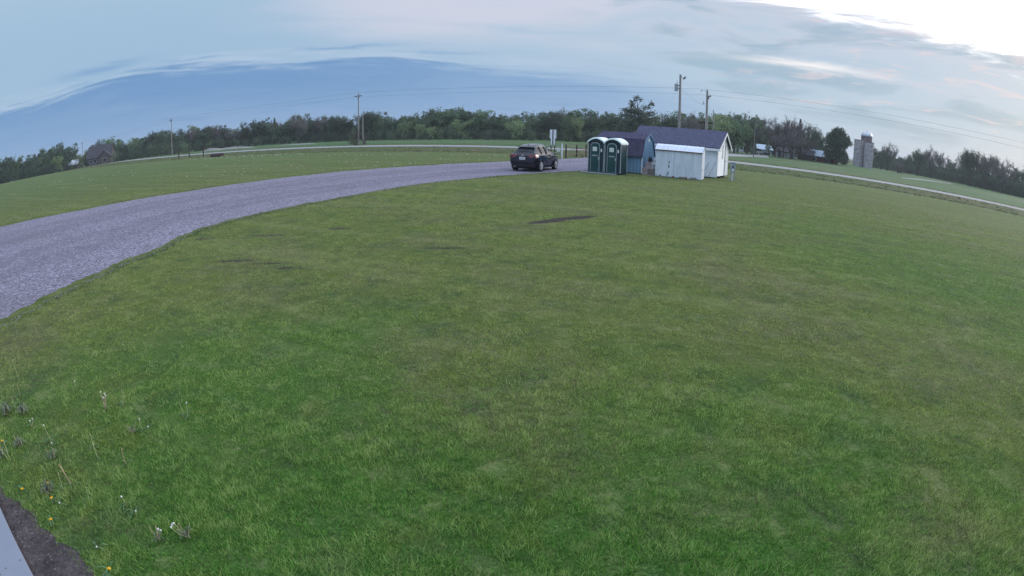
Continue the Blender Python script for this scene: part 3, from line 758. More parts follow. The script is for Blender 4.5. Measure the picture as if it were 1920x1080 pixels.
# ---------------- portable toilets
tp = 31; ux, uy = math.cos(R(tp)), -math.sin(R(tp))
def potty(x, y, label, last):
    t = thing('portable_toilet', label, 'portable toilet', (x, y, 0), -R(tp), 'portable toilets beside the sheds')
    w_, d_, h_ = 1.09, 1.15, 1.96
    MB().box(.02, w_ - .02, .02, d_ - .02, .1, h_).build('shell', 'potty_dark', t, bevel=.02)
    MB().box(0, w_, 0, d_, .03, .13).build('skid_base', 'potty_dark', t)
    # side panels with raised ribs
    sp_ = MB()
    for k in range(4): sp_.box(w_ - .02, w_ + .004, .12 + k * .25, .27 + k * .25, .35, h_ - .35)
    sp_.build('side_panel', 'potty_green', t, bevel=.004)
    sv = MB()
    for k in range(3): sv.box(w_ - .01, w_ + .012, .2, d_ - .25, h_ - .16 + k * .045, h_ - .135 + k * .045)
    sv.build('vent_grille', 'grey_plastic', t)
    def arch(x0, x1, z0, z1, r, y0, y1, name, m, par, bev=.0, n=6):
        pts = [(x0, z0), (x1, z0)]
        for i in range(n + 1): a = PI / 2 * i / n; pts.append((x1 - r + r * math.cos(a), z1 - r + r * math.sin(a)))
        for i in range(n + 1): a = PI / 2 + PI / 2 * i / n; pts.append((x0 + r + r * math.cos(a), z1 - r + r * math.sin(a)))
        return MB().prism(pts, 'y', y0, y1).build(name, m, par, bevel=bev)
    arch(.17, .80, .12, 1.94, .22, -.012, .015, 'door_frame', 'potty_trim', t)
    dr_ = arch(.215, .755, .14, 1.895, .19, -.035, -.006, 'door', 'potty_green', t, .006)
    MB().box(.30, .67, -.045, -.034, 1.08, 1.16).build('door_rib', 'potty_trim', dr_, bevel=.004)
    MB().box(.30, .67, -.043, -.034, .35, .98).build('door_recess', 'potty_green', dr_, bevel=.01)
    MB().box(.70, .80, -.06, -.03, .86, 1.04).build('door_handle', 'potty_trim', dr_, bevel=.006)
    sg = MB().box(.33, .61, -.048, -.036, 1.40, 1.66).build('notice', 'paper', dr_)
    ln = MB()
    for k in range(4): ln.box(.36, .58 - .05 * (k % 2), -.051, -.0485, 1.44 + k * .05, 1.455 + k * .05)
    ln.build('notice_text', 'grey_plastic', sg)
    MB().box(.86, .94, -.02, .0, 1.36, 1.56).build('occupancy_plate', 'paper', t)
    for xx in (.0, w_ - .045):
        MB().box(xx, xx + .045, -.006, .04, .12, h_ - .05).build('corner_post', 'potty_trim', t)
    if last: MB().box(w_ - .03, w_ + .006, d_ - .05, d_, .12, h_ - .05).build('corner_post', 'potty_trim', t)
    # translucent white roof, arched, lower at both sides
    n = 14; vs = []; fs = []
    def rz(u): return h_ + .02 + .30 * math.sin(PI * u) ** .8 if 0 < u < 1 else h_ + .02
    prof = [(-.05 + (w_ + .10) * i / n, rz(i / n)) for i in range(n + 1)]
    mbr = MB(); th = .10
    poly = prof + [(x, z - th) for x, z in reversed(prof)]
    for i in range(n):
        (xa, za), (xb, zb_) = prof[i], prof[i + 1]
        mbr.add([(xa, -.10, za - th), (xb, -.10, zb_ - th), (xb, d_ + .05, zb_ - th), (xa, d_ + .05, za - th), (xa, -.07, za), (xb, -.07, zb_), (xb, d_ + .03, zb_), (xa, d_ + .03, za)],
                [(0, 1, 5, 4), (4, 5, 6, 7), (2, 3, 7, 6), (3, 2, 1, 0)] + ([(0, 4, 7, 3)] if i == 0 else []) + ([(1, 2, 6, 5)] if i == n - 1 else []))
    mbr.build('roof', 'potty_roof', t, smooth=False)
    # dark gable panel under the arch
    poly = [(.03, h_ - .1)] + [(max(.03, min(w_ - .03, x)), z - th - .01) for x, z in prof] + [(w_ - .03, h_ - .1)]
    MB().prism(poly[::-1], 'y', .0, d_).build('header_panel', 'potty_dark', t)
    return t
px0, py0 = 4.60, 34.72
potty(px0, py0, 'dark green portable toilet with white arched roof, the one nearer the parked car', False)
potty(px0 + ux * 1.12, py0 + uy * 1.12, 'dark green portable toilet with white arched roof, the one nearer the blue shed', True)
pk = MB().box(-.35, 2.05, -.33, -.18, .0, .07).build('plank', 'potty_trim', bevel=.008)
pk.location = (px0, py0, .012); pk.rotation_euler = (0, 0, -R(tp)); tag(pk, 'long pale plank lying on the grass before the toilet doors', 'plank')

# ---------------- utility pedestal
up = thing('utility_pedestal', 'grey electrical pedestal with meter box standing beside the white shed', 'utility box', (*gnd(1372.5, 339.5), 0), -R(20))
MB().box(-.17, .17, 0, .16, .60, 1.22).build('cabinet', 'galv_matt', up, bevel=.012)
MB().box(-.17, -.10, .02, .14, -.02, .6).box(.10, .17, .02, .14, -.02, .6).build('leg', 'galv_matt', up)
MB().tube((0, .08, 0), (0, .08, .62), .035, n=10).build('conduit', 'white_trim', up)
mt_ = MB().tube((0, 0, .95), (0, -.07, .95), .085, n=16).build('meter', 'galv', up)
MB().tube((0, -.071, .95), (0, -.10, .95), .06, n=16).build('glass', 'window_dark', mt_)
MB().box(-.06, .09, -.02, 0, .66, .82).build('cover_plate', 'white_trim', up)
MB().box(-.19, .19, -.03, .18, 1.22, 1.25).build('lid', 'galv_matt', up)

# ---------------- junk between the sheds
def crate(x, y, z, sx, sy, sz, rz_, m, label, open_=True):
    t = thing('crate', label, 'crate', (x, y, z), rz_, 'crates stacked between the sheds')
    wl_ = MB(); th = .02
    wl_.box(-sx / 2, sx / 2, -sy / 2, -sy / 2 + th, 0, sz).box(-sx / 2, sx / 2, sy / 2 - th, sy / 2, 0, sz)
    wl_.box(-sx / 2, -sx / 2 + th, -sy / 2 + th, sy / 2 - th, 0, sz).box(sx / 2 - th, sx / 2, -sy / 2 + th, sy / 2 - th, 0, sz)
    wl_.box(-sx / 2 + th, sx / 2 - th, -sy / 2 + th, sy / 2 - th, 0, th)
    wl_.build('wall', m, t)
    MB().box(-sx / 2 - .01, sx / 2 + .01, -sy / 2 - .01, sy / 2 + .01, sz, sz + .03).build('lid', m, t)
    rb = MB()
    for k in range(5):
        x0 = -sx / 2 + sx * (k + .5) / 5; rb.box(x0 - .01, x0 + .01, -sy / 2 - .008, -sy / 2, .03, sz - .03)
    for k in range(2): rb.box(-sx / 2, sx / 2, -sy / 2 - .010, -sy / 2, sz * (k + 1) / 3 - .008, sz * (k + 1) / 3 + .008)
    rb.build('rib', 'wood_dark' if m == 'wood_grey' else m, t)
    return t
bx, by_ = gnd(1211, 327.5); crate(bx, by_ + .15, 0, .40, .34, .42, -R(30), 'crate_pink', 'pinkish white crate on the grass at the corner of the blue shed')
bx2, by2 = gnd(1222.5, 329.5); crate(bx2, by2 + .15, 0, .42, .34, .44, -R(30), 'wood_grey', 'grey slatted crate on the grass against the small metal shed')
crate(bx + .28, by_ + .28, .455, .44, .34, .36, -R(25), 'crate_pink', 'dull pink crate sitting on top of two lower crates')
pk2 = thing('black_kettle', 'round black drum with a handle on top of the crate pile', 'drum', (bx + .30, by_ + .22, .85), 0)
mb = MB(); pr = [(.0, 0), (.10, .0), (.125, .05), (.13, .14), (.11, .24), (.07, .29), (.0, .30)]
vs = [(r_ * math.cos(2 * PI * i / 14), r_ * math.sin(2 * PI * i / 14), z) for r_, z in pr for i in range(14)]
fs = [(k * 14 + i, k * 14 + (i + 1) % 14, (k + 1) * 14 + (i + 1) % 14, (k + 1) * 14 + i) for k in range(len(pr) - 1) for i in range(14)]
mb.add(vs, fs); mb.build('drum_body', 'black_rubber', pk2, smooth=True)
hb = MB()
for i in range(8):
    a, b = PI * i / 8, PI * (i + 1) / 8
    hb.tube((.10 * math.cos(a), 0, .26 + .10 * math.sin(a)), (.10 * math.cos(b), 0, .26 + .10 * math.sin(b)), .009, n=6)
hb.build('handle', 'black_rubber', pk2)
bg_ = thing('garden_sprayer', 'dark pump sprayer standing on the slatted crate beside the metal shed', 'sprayer', (bx2 + .08, by2 + .16, .475), 0)
MB().tube((0, 0, 0), (0, 0, .26), .11, .10, n=14).tube((0, 0, .26), (0, 0, .36), .10, .035, n=14).build('tank', 'galv', bg_, smooth=False)
MB().tube((0, 0, .36), (0, 0, .46), .012, n=6).tube((-.07, 0, .46), (.07, 0, .46), .014, n=6).build('handle', 'black_rubber', bg_)
MB().tube((.10, -.03, .05), (.16, -.05, .30), .014, n=6).tube((.16, -.05, .3), (.11, -.02, .52), .012, n=6).build('hose', 'black_rubber', bg_)

# two long poles leaning on the clapboard wall
def lean(xa, xb, hb_, label):
    u = Vector((math.cos(R(sh_t)), -math.sin(R(sh_t)), 0)); nrm = Vector((-math.sin(R(sh_t)), -math.cos(R(sh_t)), 0))
    c = Vector((13.69, 35.85, 0))
    p = c - u * xa + nrm * .30; q = c - u * xb + nrm * .05 + Vector((0, 0, hb_))
    o = MB().tube(p, q, .020, .016, n=7).build('leaning_pole', 'galv_matt'); tag(o, label, 'pole', 'thin poles leaning on the white shed')
lean(1.05, .60, 1.05, 'thin grey pole leaning on the white shed wall, nearer the metal shed')
lean(.55, .10, 1.15, 'thin grey pole leaning on the white shed wall, nearer its corner')

# ---------------- entrance sign, gate and fence
sx_, sy_ = gnd(1036, 294.5)
k = 1045 / math.hypot(sx_, sy_)
sg = thing('entrance_sign', 'tall narrow white sign board with dark centre stripe on two posts by the gate', 'sign', (sx_, sy_, 0), -R(4))
MB().box(-.22, -.12, -.04, .04, -.1, 2.72).build('post', 'wood_dark', sg)
MB().box(.14, .24, -.04, .04, -.1, 2.72).build('post', 'wood_dark', sg)
MB().box(-.31, .31, -.075, -.045, 1.84, 2.72).box(-.21, .21, -.075, -.045, 1.22, 1.84).build('board', 'white_trim', sg)
MB().box(-.07, .045, -.084, -.0755, 1.22, 2.70).build('stripe', 'shingle', sg)
gp = [(1053.5, 297, 'white_trim', 1.42, .13, 'white'), (1060.8, 296.5, 'wood_dark', 1.30, .13, 'dark'), (1081, 293.5, 'wood_dark', 1.26, .13, 'dark'), (1098.5, 292.5, 'wood_dark', 1.26, .13, 'dark'), (1116, 291.5, 'wood_dark', 1.26, .13, 'dark')]
P_ = [gnd(a, b) for a, b, *_ in gp]
fc = thing('wooden_fence', 'dark wooden post and rail fence closing the field beside the gate', 'fence', (*P_[1], 0))
Fb = Vector((*P_[1], 0))
for i in (1, 2, 3, 4):
    x, y = P_[i][0] - Fb.x, P_[i][1] - Fb.y; w_ = gp[i][4] / 2
    MB().box(x - w_, x + w_, y - w_, y + w_, -.1, gp[i][3]).build('post', 'wood_dark', fc)
for i in (1, 2, 3):
    a = Vector((P_[i][0] - Fb.x, P_[i][1] - Fb.y - .09, 0)); b = Vector((P_[i + 1][0] - Fb.x, P_[i + 1][1] - Fb.y - .09, 0))
    zz = [.28, .62, .86] if i > 1 else [.30, .75, 1.16]
    for z in zz: MB().beam(a + Vector((0, 0, z)), b + Vector((0, 0, z)), .04, .09 if i > 1 else .05).build('rail', 'wood_rail', fc)
gt = thing('gate_post', 'white gate post standing between the sign and the wooden fence', 'post', (*P_[0], 0))
MB().box(-.065, .065, -.065, .065, -.1, 1.40).build('shaft', 'white_trim', gt, bevel=.01)
MB().box(-.08, .08, -.08, .08, 1.40, 1.44).build('cap', 'white_trim', gt)
g0 = Vector((*P_[0], 0)); g1 = Vector((sx_ - .7, sy_ + .4, 0))
gate = thing('swing_gate', 'pale tubular swing gate with a small white plate, between sign and post', 'gate', (*P_[0], 0))
d_ = g1 - g0
fr = MB()
for z in (.25, .5, .80, 1.12): fr.tube(Vector((-.10, 0, z)) + d_ * .02, Vector((0, 0, z)) + d_ * .98, .022, n=6)
fr.tube(Vector((-.1, 0, .25)) + d_ * .02, Vector((-.1, 0, 1.12)) + d_ * .02, .025, n=6).tube(d_ * .98 + Vector((0, 0, .25)), d_ * .98 + Vector((0, 0, 1.12)), .025, n=6)
fr.build('frame', 'galv', gate)
pp = d_ * .22
MB().box(pp.x - .14, pp.x + .14, pp.y - .05, pp.y - .03, .62, .98).build('plate', 'paper', gate)

# ---------------- power line
def upole(x, y, H, label, arm=1.9, rad=.16, m='wood_grey', xf=False, group='wooden utility poles along the road', pins=True):
    t = thing('utility_pole', label, 'utility pole', (x, y, zt(x, y)), -R(25), group)
    MB().tube((0, 0, -.3), (0, 0, H), rad, rad * .66, n=10).build('pole', m, t, smooth=False)
    if arm:
        MB().box(-arm / 2, arm / 2, -.2, -.09, H - .62, H - .48).beam((-arm * .28, -.14, H - .6), (0, -.14, H - 1.2), .04, .04).beam((arm * .28, -.14, H - .6), (0, -.14, H - 1.2), .04, .04).build('crossarm', 'wood_dark', t)
        for xx in (-arm / 2 + .08, arm / 2 - .08):
            MB().tube((xx, -.14, H - .48), (xx, -.14, H - .28), .055, .03, n=8).build('insulator', 'ceramic', t)
    if pins: MB().tube((0, 0, H), (0, 0, H + .22), .05, .03, n=8).build('insulator', 'ceramic', t)
    return t
def c_at(xpx, c):
    d = ray(xpx, 300); a = CX * d[0] + CY * d[1]; k = c / a; return (d[0] * k, d[1] * k)
CP = 88.0
pA = c_at(155.5, CP); pB = c_at(323.3, CP); pC = c_at(672.5, CP); pD = at(1325.5, 200, 89)[:2]; pE = at(1274.5, 200, 76)[:2]
upole(*pA, 11.0, 'small distant utility pole with crossarm in front of the stone house')
upole(*pB, 11.2, 'utility pole with crossarm rising from the green shrubs past the stone house')
upole(*pC, 10.7, 'utility pole with crossarm rising out of brown brush by a shorter pole')
stub = upole(pC[0] + 1.05, pC[1] - .3, 6.3, 'short bare pole in brown brush beside the taller crossarm pole', arm=0, rad=.15, pins=False)
t = upole(*pD, 10.6, 'thick utility pole behind the white shed where the wires bend', arm=0, rad=.24, group='utility poles behind the sheds')
MB().box(-.1, .65, -.1, .0, 9.6, 9.72).tube((.5, -.05, 9.72), (.5, -.05, 9.98), .06, n=8).tube((.28, -.2, 9.2), (.28, -.2, 9.75), .09, n=8).build('bracket', 'wire_metal', t)
MB().tube((-.2, 0, 8.4), (-.62, 0, 8.55), .03, n=6).tube((-.62, 0, 8.3), (-.55, 0, 8.85), .10, .05, n=10).build('lamp', 'galv', t)
MB().tube((-.95, 0, 10.45), (0, 0, 10.5), .02, n=6).tube((-.95, 0, 10.35), (-.95, 0, 10.6), .06, n=6).build('standoff', 'wire_metal', t)
t = upole(*pE, 11.3, 'tall utility pole with a transformer and a yard light behind the sheds', arm=0, rad=.21, group='utility poles behind the sheds', pins=False)
tf = MB().tube((-.52, 0, 9.0), (-.52, 0, 9.95), .26, n=16).tube((-.52, 0, 9.95), (-.52, 0, 10.05), .26, .12, n=16).build('transformer', 'galv_matt', t)
MB().tube((-.45, 0, 10.05), (-.42, 0, 10.42), .06, .03, n=8).build('bushing', 'ceramic', tf)
MB().box(-.3, 0, -.06, .06, 9.3, 9.42).box(-.3, 0, -.06, .06, 9.7, 9.82).build('mounting_bracket', 'wire_metal', t)
MB().tube((.05, 0, 11.15), (.55, -.1, 10.65), .03, n=6).tube((.38, -.05, 10.75), (.5, -.1, 10.5), .03, n=6).build('lamp_arm', 'wire_metal', t)
MB().tube((.52, -.1, 10.75), (.72, -.1, 11.05), .14, .10, n=10).build('lamp_head', 'wire_metal', t)
p3 = at(1337, 240, 100)
upole(p3[0], p3[1], 8.1, 'thin pole just beyond the thick pole behind the white shed', arm=0, rad=.13, group='utility poles behind the sheds')
MB().box(-2.6, -.1, -.05, .05, 5.6, 5.95).build('crossbar', 'wood_dark', C.objects['utility_pole.006'] if 'utility_pole.006' in C.objects else t)
p4 = at(1413, 292, 118)
upole(p4[0], p4[1], 7.3, 'bare pole at the edge of the farmyard gravel, alone before the trees', arm=0, rad=.12, m='bark_pale', pins=False)
pF = (pD[0] + 65 * 1.02, pD[1] - 30 * 1.02)
pF = c_at(1985, CP)
def wire(name, pts, label, sag=.9, r=.013, group='overhead power wires'):
    mb = MB()
    for a, b in zip(pts, pts[1:]):
        a, b = Vector(a), Vector(b); n = 26; prev = None
        for i in range(n + 1):
            u = i / n; p = a.lerp(b, u); p.z -= sag * 4 * u * (1 - u) * ((b - a).length / 75) ** 1.3
            if prev is not None: mb.tube(prev, p, r, n=5, cap=False)
            prev = p
    o = mb.build(name, 'wire_metal'); tag(o, label, 'wire', group)
def tp_(p, z, off=0.0): return (p[0] + off * CY, p[1] - off * CX, z + zt(*p))
wire('power_wire', [tp_(pA, 11.0), tp_(pB, 11.3), tp_(pC, 10.9), tp_(pD, 10.75), (pF[0], pF[1], 10.4)], 'uppermost thin wire strung from pole to pole across the sky', .55)
wire('power_wire', [tp_(pA, 10.2, -.8), tp_(pB, 10.4, -.8), tp_(pC, 9.95, -.8), tp_(pD, 9.85, .4), (pF[0], pF[1], 9.45)], 'thin wire running just below the uppermost wire', .45)
wire('power_wire', [tp_(pD, 8.5), tuple(p3[:2]) + (7.6,), (p4[0] + 60, p4[1] + 20, 8.0)], 'faint low wire passing from the poles over the silos', .5, .012)
wire('power_wire', [tp_(pE, 9.4), tp_(pD, 8.0)], 'slack service wire hanging between the two poles behind the sheds', 2.6, .012)

# ================================================================ CAR
def car_paint():
    m, t, b = base('car_paint', .14, .0, .45)
    b.inputs['Base Color'].default_value = (.004, .005, .020, 1)
    b.inputs['Coat Weight'].default_value = .9; b.inputs['Coat Roughness'].default_value = .03
    M['car_paint'] = m; b.inputs['Specular IOR Level'].default_value = 0.05
    m, t, b = base('car_glass', .02, 0, .22); b.inputs['Base Color'].default_value = (.012, .018, .028, 1); M['car_glass'] = m
    m, t, b = base('tail_lamp', .15, 0, .5); b.inputs['Base Color'].default_value = (.20, .010, .020, 1); b.inputs['Coat Weight'].default_value = 1.0; M['tail_lamp'] = m
    m, t, b = base('alloy', .5, .1, .5); b.inputs['Base Color'].default_value = (.62, .63, .66, 1); M['alloy'] = m
    m, t, b = base('plate_white', .5, 0, .4); b.inputs['Base Color'].default_value = (.75, .77, .82, 1); M['plate_white'] = m
car_paint()
hd = 25.0
rw = gnd(1011, 322.2)
car = thing('parked_car', 'dark blue hatchback parked on the gravel driveway, seen from behind', 'car')
fx, fy = math.sin(R(hd)), math.cos(R(hd)); rx, ry = fy, -fx
car.scale = (1, .98, 1.06); car.rotation_euler = (0, 0, -R(hd)); car.location = (rw[0] - rx * .80 + fx * 1.27, rw[1] - ry * .80 + fy * 1.27, .02)
#  station: y, z_low, w_low, z_mid, w_mid, z_belt, w_belt, z_rail, w_rail, z_roof
ST = [(-2.07, .34, .62, .52, .74, .72, .74, .74, .62, .75),
      (-2.03, .26, .74, .55, .84, .80, .80, .84, .66, .85),
      (-1.96, .22, .78, .58, .875, .93, .81, .95, .66, .96),
      (-1.86, .20, .80, .60, .885, .97, .815, 1.02, .655, 1.03),
      (-1.50, .20, .82, .60, .895, .98, .82, 1.26, .55, 1.335),
      (-1.30, .20, .82, .60, .895, .975, .825, 1.32, .56, 1.41),
      (-.80, .20, .83, .60, .90, .955, .84, 1.37, .58, 1.49),
      (-.10, .20, .83, .60, .90, .935, .85, 1.385, .58, 1.505),
      (.35, .20, .83, .60, .90, .92, .85, 1.32, .57, 1.43),
      (.75, .20, .83, .60, .90, .91, .845, 1.15, .64, 1.19),
      (1.08, .20, .83, .60, .895, .90, .83, .95, .70, .975),
      (1.55, .22, .81, .60, .885, .82, .79, .86, .66, .885),
      (1.90, .25, .76, .55, .84, .70, .72, .74, .60, .76),
      (2.06, .32, .62, .48, .70, .60, .60, .63, .48, .64)]
def ring(s):
    y, zl, wl_, zm, wm, zb_, wb_, zr_, wr, zc = s
    half = [(0, zl), (wl_ * .9, zl), (wl_, zl + .08), (wm, zm), (wm * .985, zb_ - (zb_ - zm) * .22), (wb_ - .02, zb_ + .01), (wr, zr_), (wr * .8, zc - (zc - zr_) * .25), (wr * .45, zc), (0, zc + .006)]
    return half
ST = [tuple([s[0]] + [v * 1.06 if k in (2, 4, 6, 8) and v > .5 else v for k, v in enumerate(s[1:-1])] + [s[-1] * (1.06 if s[-1] > .9 else 1)]) for s in ST]
rings = []
for s in ST:
    h = ring(s); full = [(x, s[0], z) for x, z in h] + [(-x, s[0], z) for x, z in h[-2:0:-1]]
    rings.append(full)
NR = len(rings[0]); bodyf = []; gl = {'rear_window': [], 'windshield': [], 'side_window': []}
V = [p for r_ in rings for p in r_]
for i in range(len(ST) - 1):
    for j in range(NR):
        j2 = (j + 1) % NR; q = (i * NR + j, (i + 1) * NR + j, (i + 1) * NR + j2, i * NR + j2)
        sj = j if j < 9 else 17 - j          # mirrored interval index (0..8)
        key = None
        if sj == 5 and 5 <= i <= 8: key = 'side_window'
        elif sj in (6, 7, 8) and i == 3: key = 'rear_window'
        elif sj in (6, 7, 8) and i in (8, 9): key = 'windshield'
        bodyf.append((q, key))
caps = [tuple(range(NR)), tuple(reversed([(len(ST) - 1) * NR + j for j in range(NR)]))]
bm_ = MB(); bm_.add(V, [q for q, k in bodyf] + caps)
body = bm_.build('body', 'car_paint', car, smooth=True)
try:
    body.data.set_sharp_from_angle(angle=R(32))
except Exception: pass
# glass: inset quads lifted a few millimetres off the body
def glass(name, quads, lift=.006, shrink=.0, fx_=None):
    g = MB()
    for q in quads:
        P = [Vector(V[i]) for i in q]; n = (P[1] - P[0]).cross(P[3] - P[0]); n.normalize()
        c = sum(P, Vector()) / 4
        if n.dot(c - Vector((0, c.y, .8))) < 0: n = -n
        g.add([p + n * lift for p in P], [(0, 1, 2, 3)])
    o = g.build(name, 'car_glass', car, smooth=True); return o
rear = [q for q, k in bodyf if k == 'rear_window']
glass('rear_window', rear)
ws = [q for q, k in bodyf if k == 'windshield']; glass('windshield', ws)
for sgn, nm in ((1, 'side_window'), (-1, 'side_window')):
    qs = [q for q, k in bodyf if k == 'side_window' and (V[q[0]][0] > 0) == (sgn > 0)]
    # shrink toward the band centre vertically
    g = MB()
    for q in qs:
        P = [Vector(V[i]) for i in q]
        top = [p for p in P]
        zc_ = {}
        out = []
        for p in P:
            mates = [o_ for o_ in P if abs(o_.y - p.y) < 1e-5 and o_ is not p][0]
            out.append(p.lerp(mates, .12) + Vector((sgn * .010, 0, .003)))
        g.add(out, [(0, 1, 2, 3)])
    g.build(nm, 'car_glass', car)
    # pillars between the windows
    pb = MB()
    for (yy, w_) in ((-.22, .07), (-1.02, .05)):
        zb_, wb_, zr_, wr = 1.0, .842, 1.45, .585
        pb.beam((sgn * (wb_ + .012), yy, zb_), (sgn * (wr + .016), yy - .05, zr_), .02, w_)
    pb.build('pillar', 'black_rubber', car)
MB().box(-.56, .56, -1.66, -1.42, 1.395, 1.42).build('spoiler', 'car_paint', car, bevel=.012)
MB().tube((0, -1.18, 1.53), (0, -1.28, 1.60), .028, .008, n=6).build('antenna', 'black_rubber', car)
for sgn in (1, -1):
    tl = MB()
    poly = [(sgn * .44, .93), (sgn * .86, .96), (sgn * .88, .80), (sgn * .70, .74), (sgn * .46, .80)]
    a_, b_, c_, d__ = (sgn * .40, -2.055, .955), (sgn * .84, -2.02, .99), (sgn * .905, -2.02, .79), (sgn * .46, -2.085, .83)
    e_, f_ = (sgn * .875, -1.70, .985), (sgn * .935, -1.70, .86)
    tl.add([a_, b_, c_, d__, e_, f_, (sgn * .40, -1.95, .99), (sgn * .80, -1.93, 1.0)], [(0, 1, 2, 3), (1, 4, 5, 2), (0, 6, 7, 1), (1, 7, 4)])
    tl.build('tail_light', 'tail_lamp', car, fix=False)
    MB().beam((sgn * .50, -2.085, .40), (sgn * .74, -2.045, .40), .02, .035).build('reflector', 'tail_lamp', car)
pz = MB().box(-.19, .19, -2.112, -2.098, .70, .85).build('number_plate', 'plate_white', car)
tx = MB()
for i in range(6): tx.box(-.135 + i * .048, -.105 + i * .048, -2.1155, -2.1125, .745, .805)
tx.build('plate_text', 'shingle', pz)
MB().box(-.30, .30, -2.105, -2.03, .87, .90).build('plate_lamp_strip', 'car_paint', car, bevel=.01)
MB().box(-.055, .055, -2.085, -2.03, .925, .975).build('badge', 'alloy', car, bevel=.01)
MB().box(-.66, .66, -2.10, -2.02, .27, .43).build('rear_bumper_skirt', 'black_rubber', car, bevel=.03)
MB().box(-.78, .78, -2.10, -1.96, .44, .66).build('rear_bumper', 'car_paint', car, bevel=.05)
MB().tube((-.5, -2.12, .28), (-.5, -1.95, .28), .035, n=10).build('exhaust', 'galv', car)
MB().beam((-.30, -1.90, 1.12), (.22, -1.76, 1.27), .015, .02).build('rear_wiper', 'black_rubber', car)
for sgn in (1, -1):
    mr = MB().box(sgn * .90 - .01 if sgn > 0 else -1.07, 1.07 if sgn > 0 else -.89, .52, .64, .93, 1.07).build('wing_mirror', 'car_paint', car, bevel=.03)
    MB().box(min(sgn * .93, sgn * 1.05), max(sgn * .93, sgn * 1.05), .512, .519, .95, 1.05).build('mirror_glass', 'alloy', mr)
    MB().box(min(sgn * .886, sgn * .903), max(sgn * .886, sgn * .903), -.95, .98, .20, .27).build('sill', 'black_rubber', car)
    hnd = MB()
    for yy in (-.62, .28): hnd.box(min(sgn * .893, sgn * .915), max(sgn * .893, sgn * .915), yy - .08, yy + .08, .815, .84)
    hnd.build('door_handle', 'car_paint', car)
    sm_ = MB()
    for yy in (-.22, .74, -1.0): sm_.box(min(sgn * .893, sgn * .902), max(sgn * .893, sgn * .902), yy - .006, yy + .006, .30, .90)
    sm_.build('door_seam', 'black_rubber', car)
    for yy in (-1.27, 1.29):
        ar = MB(); n = 16; ro, ri = .385, .30; pts = []
        vs = [(sgn * .905, yy + ro * math.cos(a), .30 + ro * math.sin(a)) for a in [(-.35 + (PI + .7) * i / n) for i in range(n + 1)]]
        ar.add(vs + [(sgn * .70, *v_[1:]) for v_ in vs], [tuple(range(n + 1))] + [(i, i + 1, n + 2 + i, n + 1 + i) for i in range(n)])
        ar.build('wheel_arch', 'black_rubber', car)
        lipm = MB()
        for i in range(n): lipm.tube(vs[i], vs[i + 1], .012, n=5, cap=False)
        lipm.build('arch_lip', 'car_paint', car)
        wx0, wx1 = sgn * .70, sgn * .925
        wh = MB().tube((wx0, yy, .315), (wx1, yy, .315), .315, n=28).build('wheel', 'black_rubber', car, bevel=.02)
        rm_ = MB()
        for i in range(5):
            a = 2 * PI * i / 5 + .3
            rm_.beam((wx1 + sgn * .008, yy, .315), (wx1 + sgn * .004, yy + .20 * math.cos(a), .315 + .20 * math.sin(a)), .075, .02)
        rm_.tube((wx1, yy, .315), (wx1 + sgn * .016, yy, .315), .06, n=12)
        for i in range(24):
            a, b = 2 * PI * i / 24, 2 * PI * (i + 1) / 24
            rm_.tube((wx1 + sgn * .002, yy + .205 * math.cos(a), .315 + .205 * math.sin(a)), (wx1 + sgn * .002, yy + .205 * math.cos(b), .315 + .205 * math.sin(b)), .022, n=6, cap=False)
        rm_.build('rim', 'alloy', wh, fix=True)
MB().box(-.70, .70, -1.9, 1.9, .17, .24).build('underbody', 'black_rubber', car)
for sgn in (1, -1):
    MB().add([(sgn * .50, 2.03, .64), (sgn * .72, 1.93, .66), (sgn * .80, 1.72, .74), (sgn * .76, 1.70, .80), (sgn * .50, 1.92, .74)], [(0, 1, 2, 3, 4)]).build('headlight', 'alloy', car, fix=False)

# ================================================================ DISTANT BUILDINGS
def place(px, py, D): p = at(px, py, D); return p.x, p.y, zt(p.x, p.y)
def gable(name, label, cat, px, D, Wd, Dd, eave, ridge, turn, wm, rm, group=None, dx=0):
    """house with its ridge along local x, facing the camera turned by the angle"""
    x, y, z = place(px, 300, D); a = math.atan2(x, y)
    t = thing(name, label, cat, (x, y, z - .1), -a + R(turn), group)
    MB().prism([(-Dd / 2, -.3), (Dd / 2, -.3), (Dd / 2, eave), (0, ridge), (-Dd / 2, eave)], 'x', -Wd / 2, Wd / 2).build('wall', wm, t)
    r_ = MB(); s_ = (ridge - eave) / (Dd / 2); o = .5
    roof_slab(r_, -Wd / 2 - .4, Wd / 2 + .4, -Dd / 2 - o, eave - s_ * o + .05, 0, ridge + .05, .15)
    roof_slab(r_, -Wd / 2 - .4, Wd / 2 + .4, Dd / 2 + o, eave - s_ * o + .05, 0, ridge + .05, .15)
    r_.build('roof', rm, t)
    return t
def window(t, x, y0, z0, w_, h_, side='y', fm='white_trim'):
    if side == 'y':
        f_ = MB().box(x - w_ / 2 - .08, x + w_ / 2 + .08, y0 - .05, y0, z0 - .08, z0 + h_ + .08).build('window', fm, t)
        MB().box(x - w_ / 2, x + w_ / 2, y0 - .07, y0 - .052, z0, z0 + h_).build('pane', 'window_dark', f_)
    else:
        f_ = MB().box(x, x + .05, y0 - w_ / 2 - .08, y0 + w_ / 2 + .08, z0 - .08, z0 + h_ + .08).build('window', fm, t)
        MB().box(x + .052, x + .07, y0 - w_ / 2, y0 + w_ / 2, z0, z0 + h_).build('pane', 'window_dark', f_)
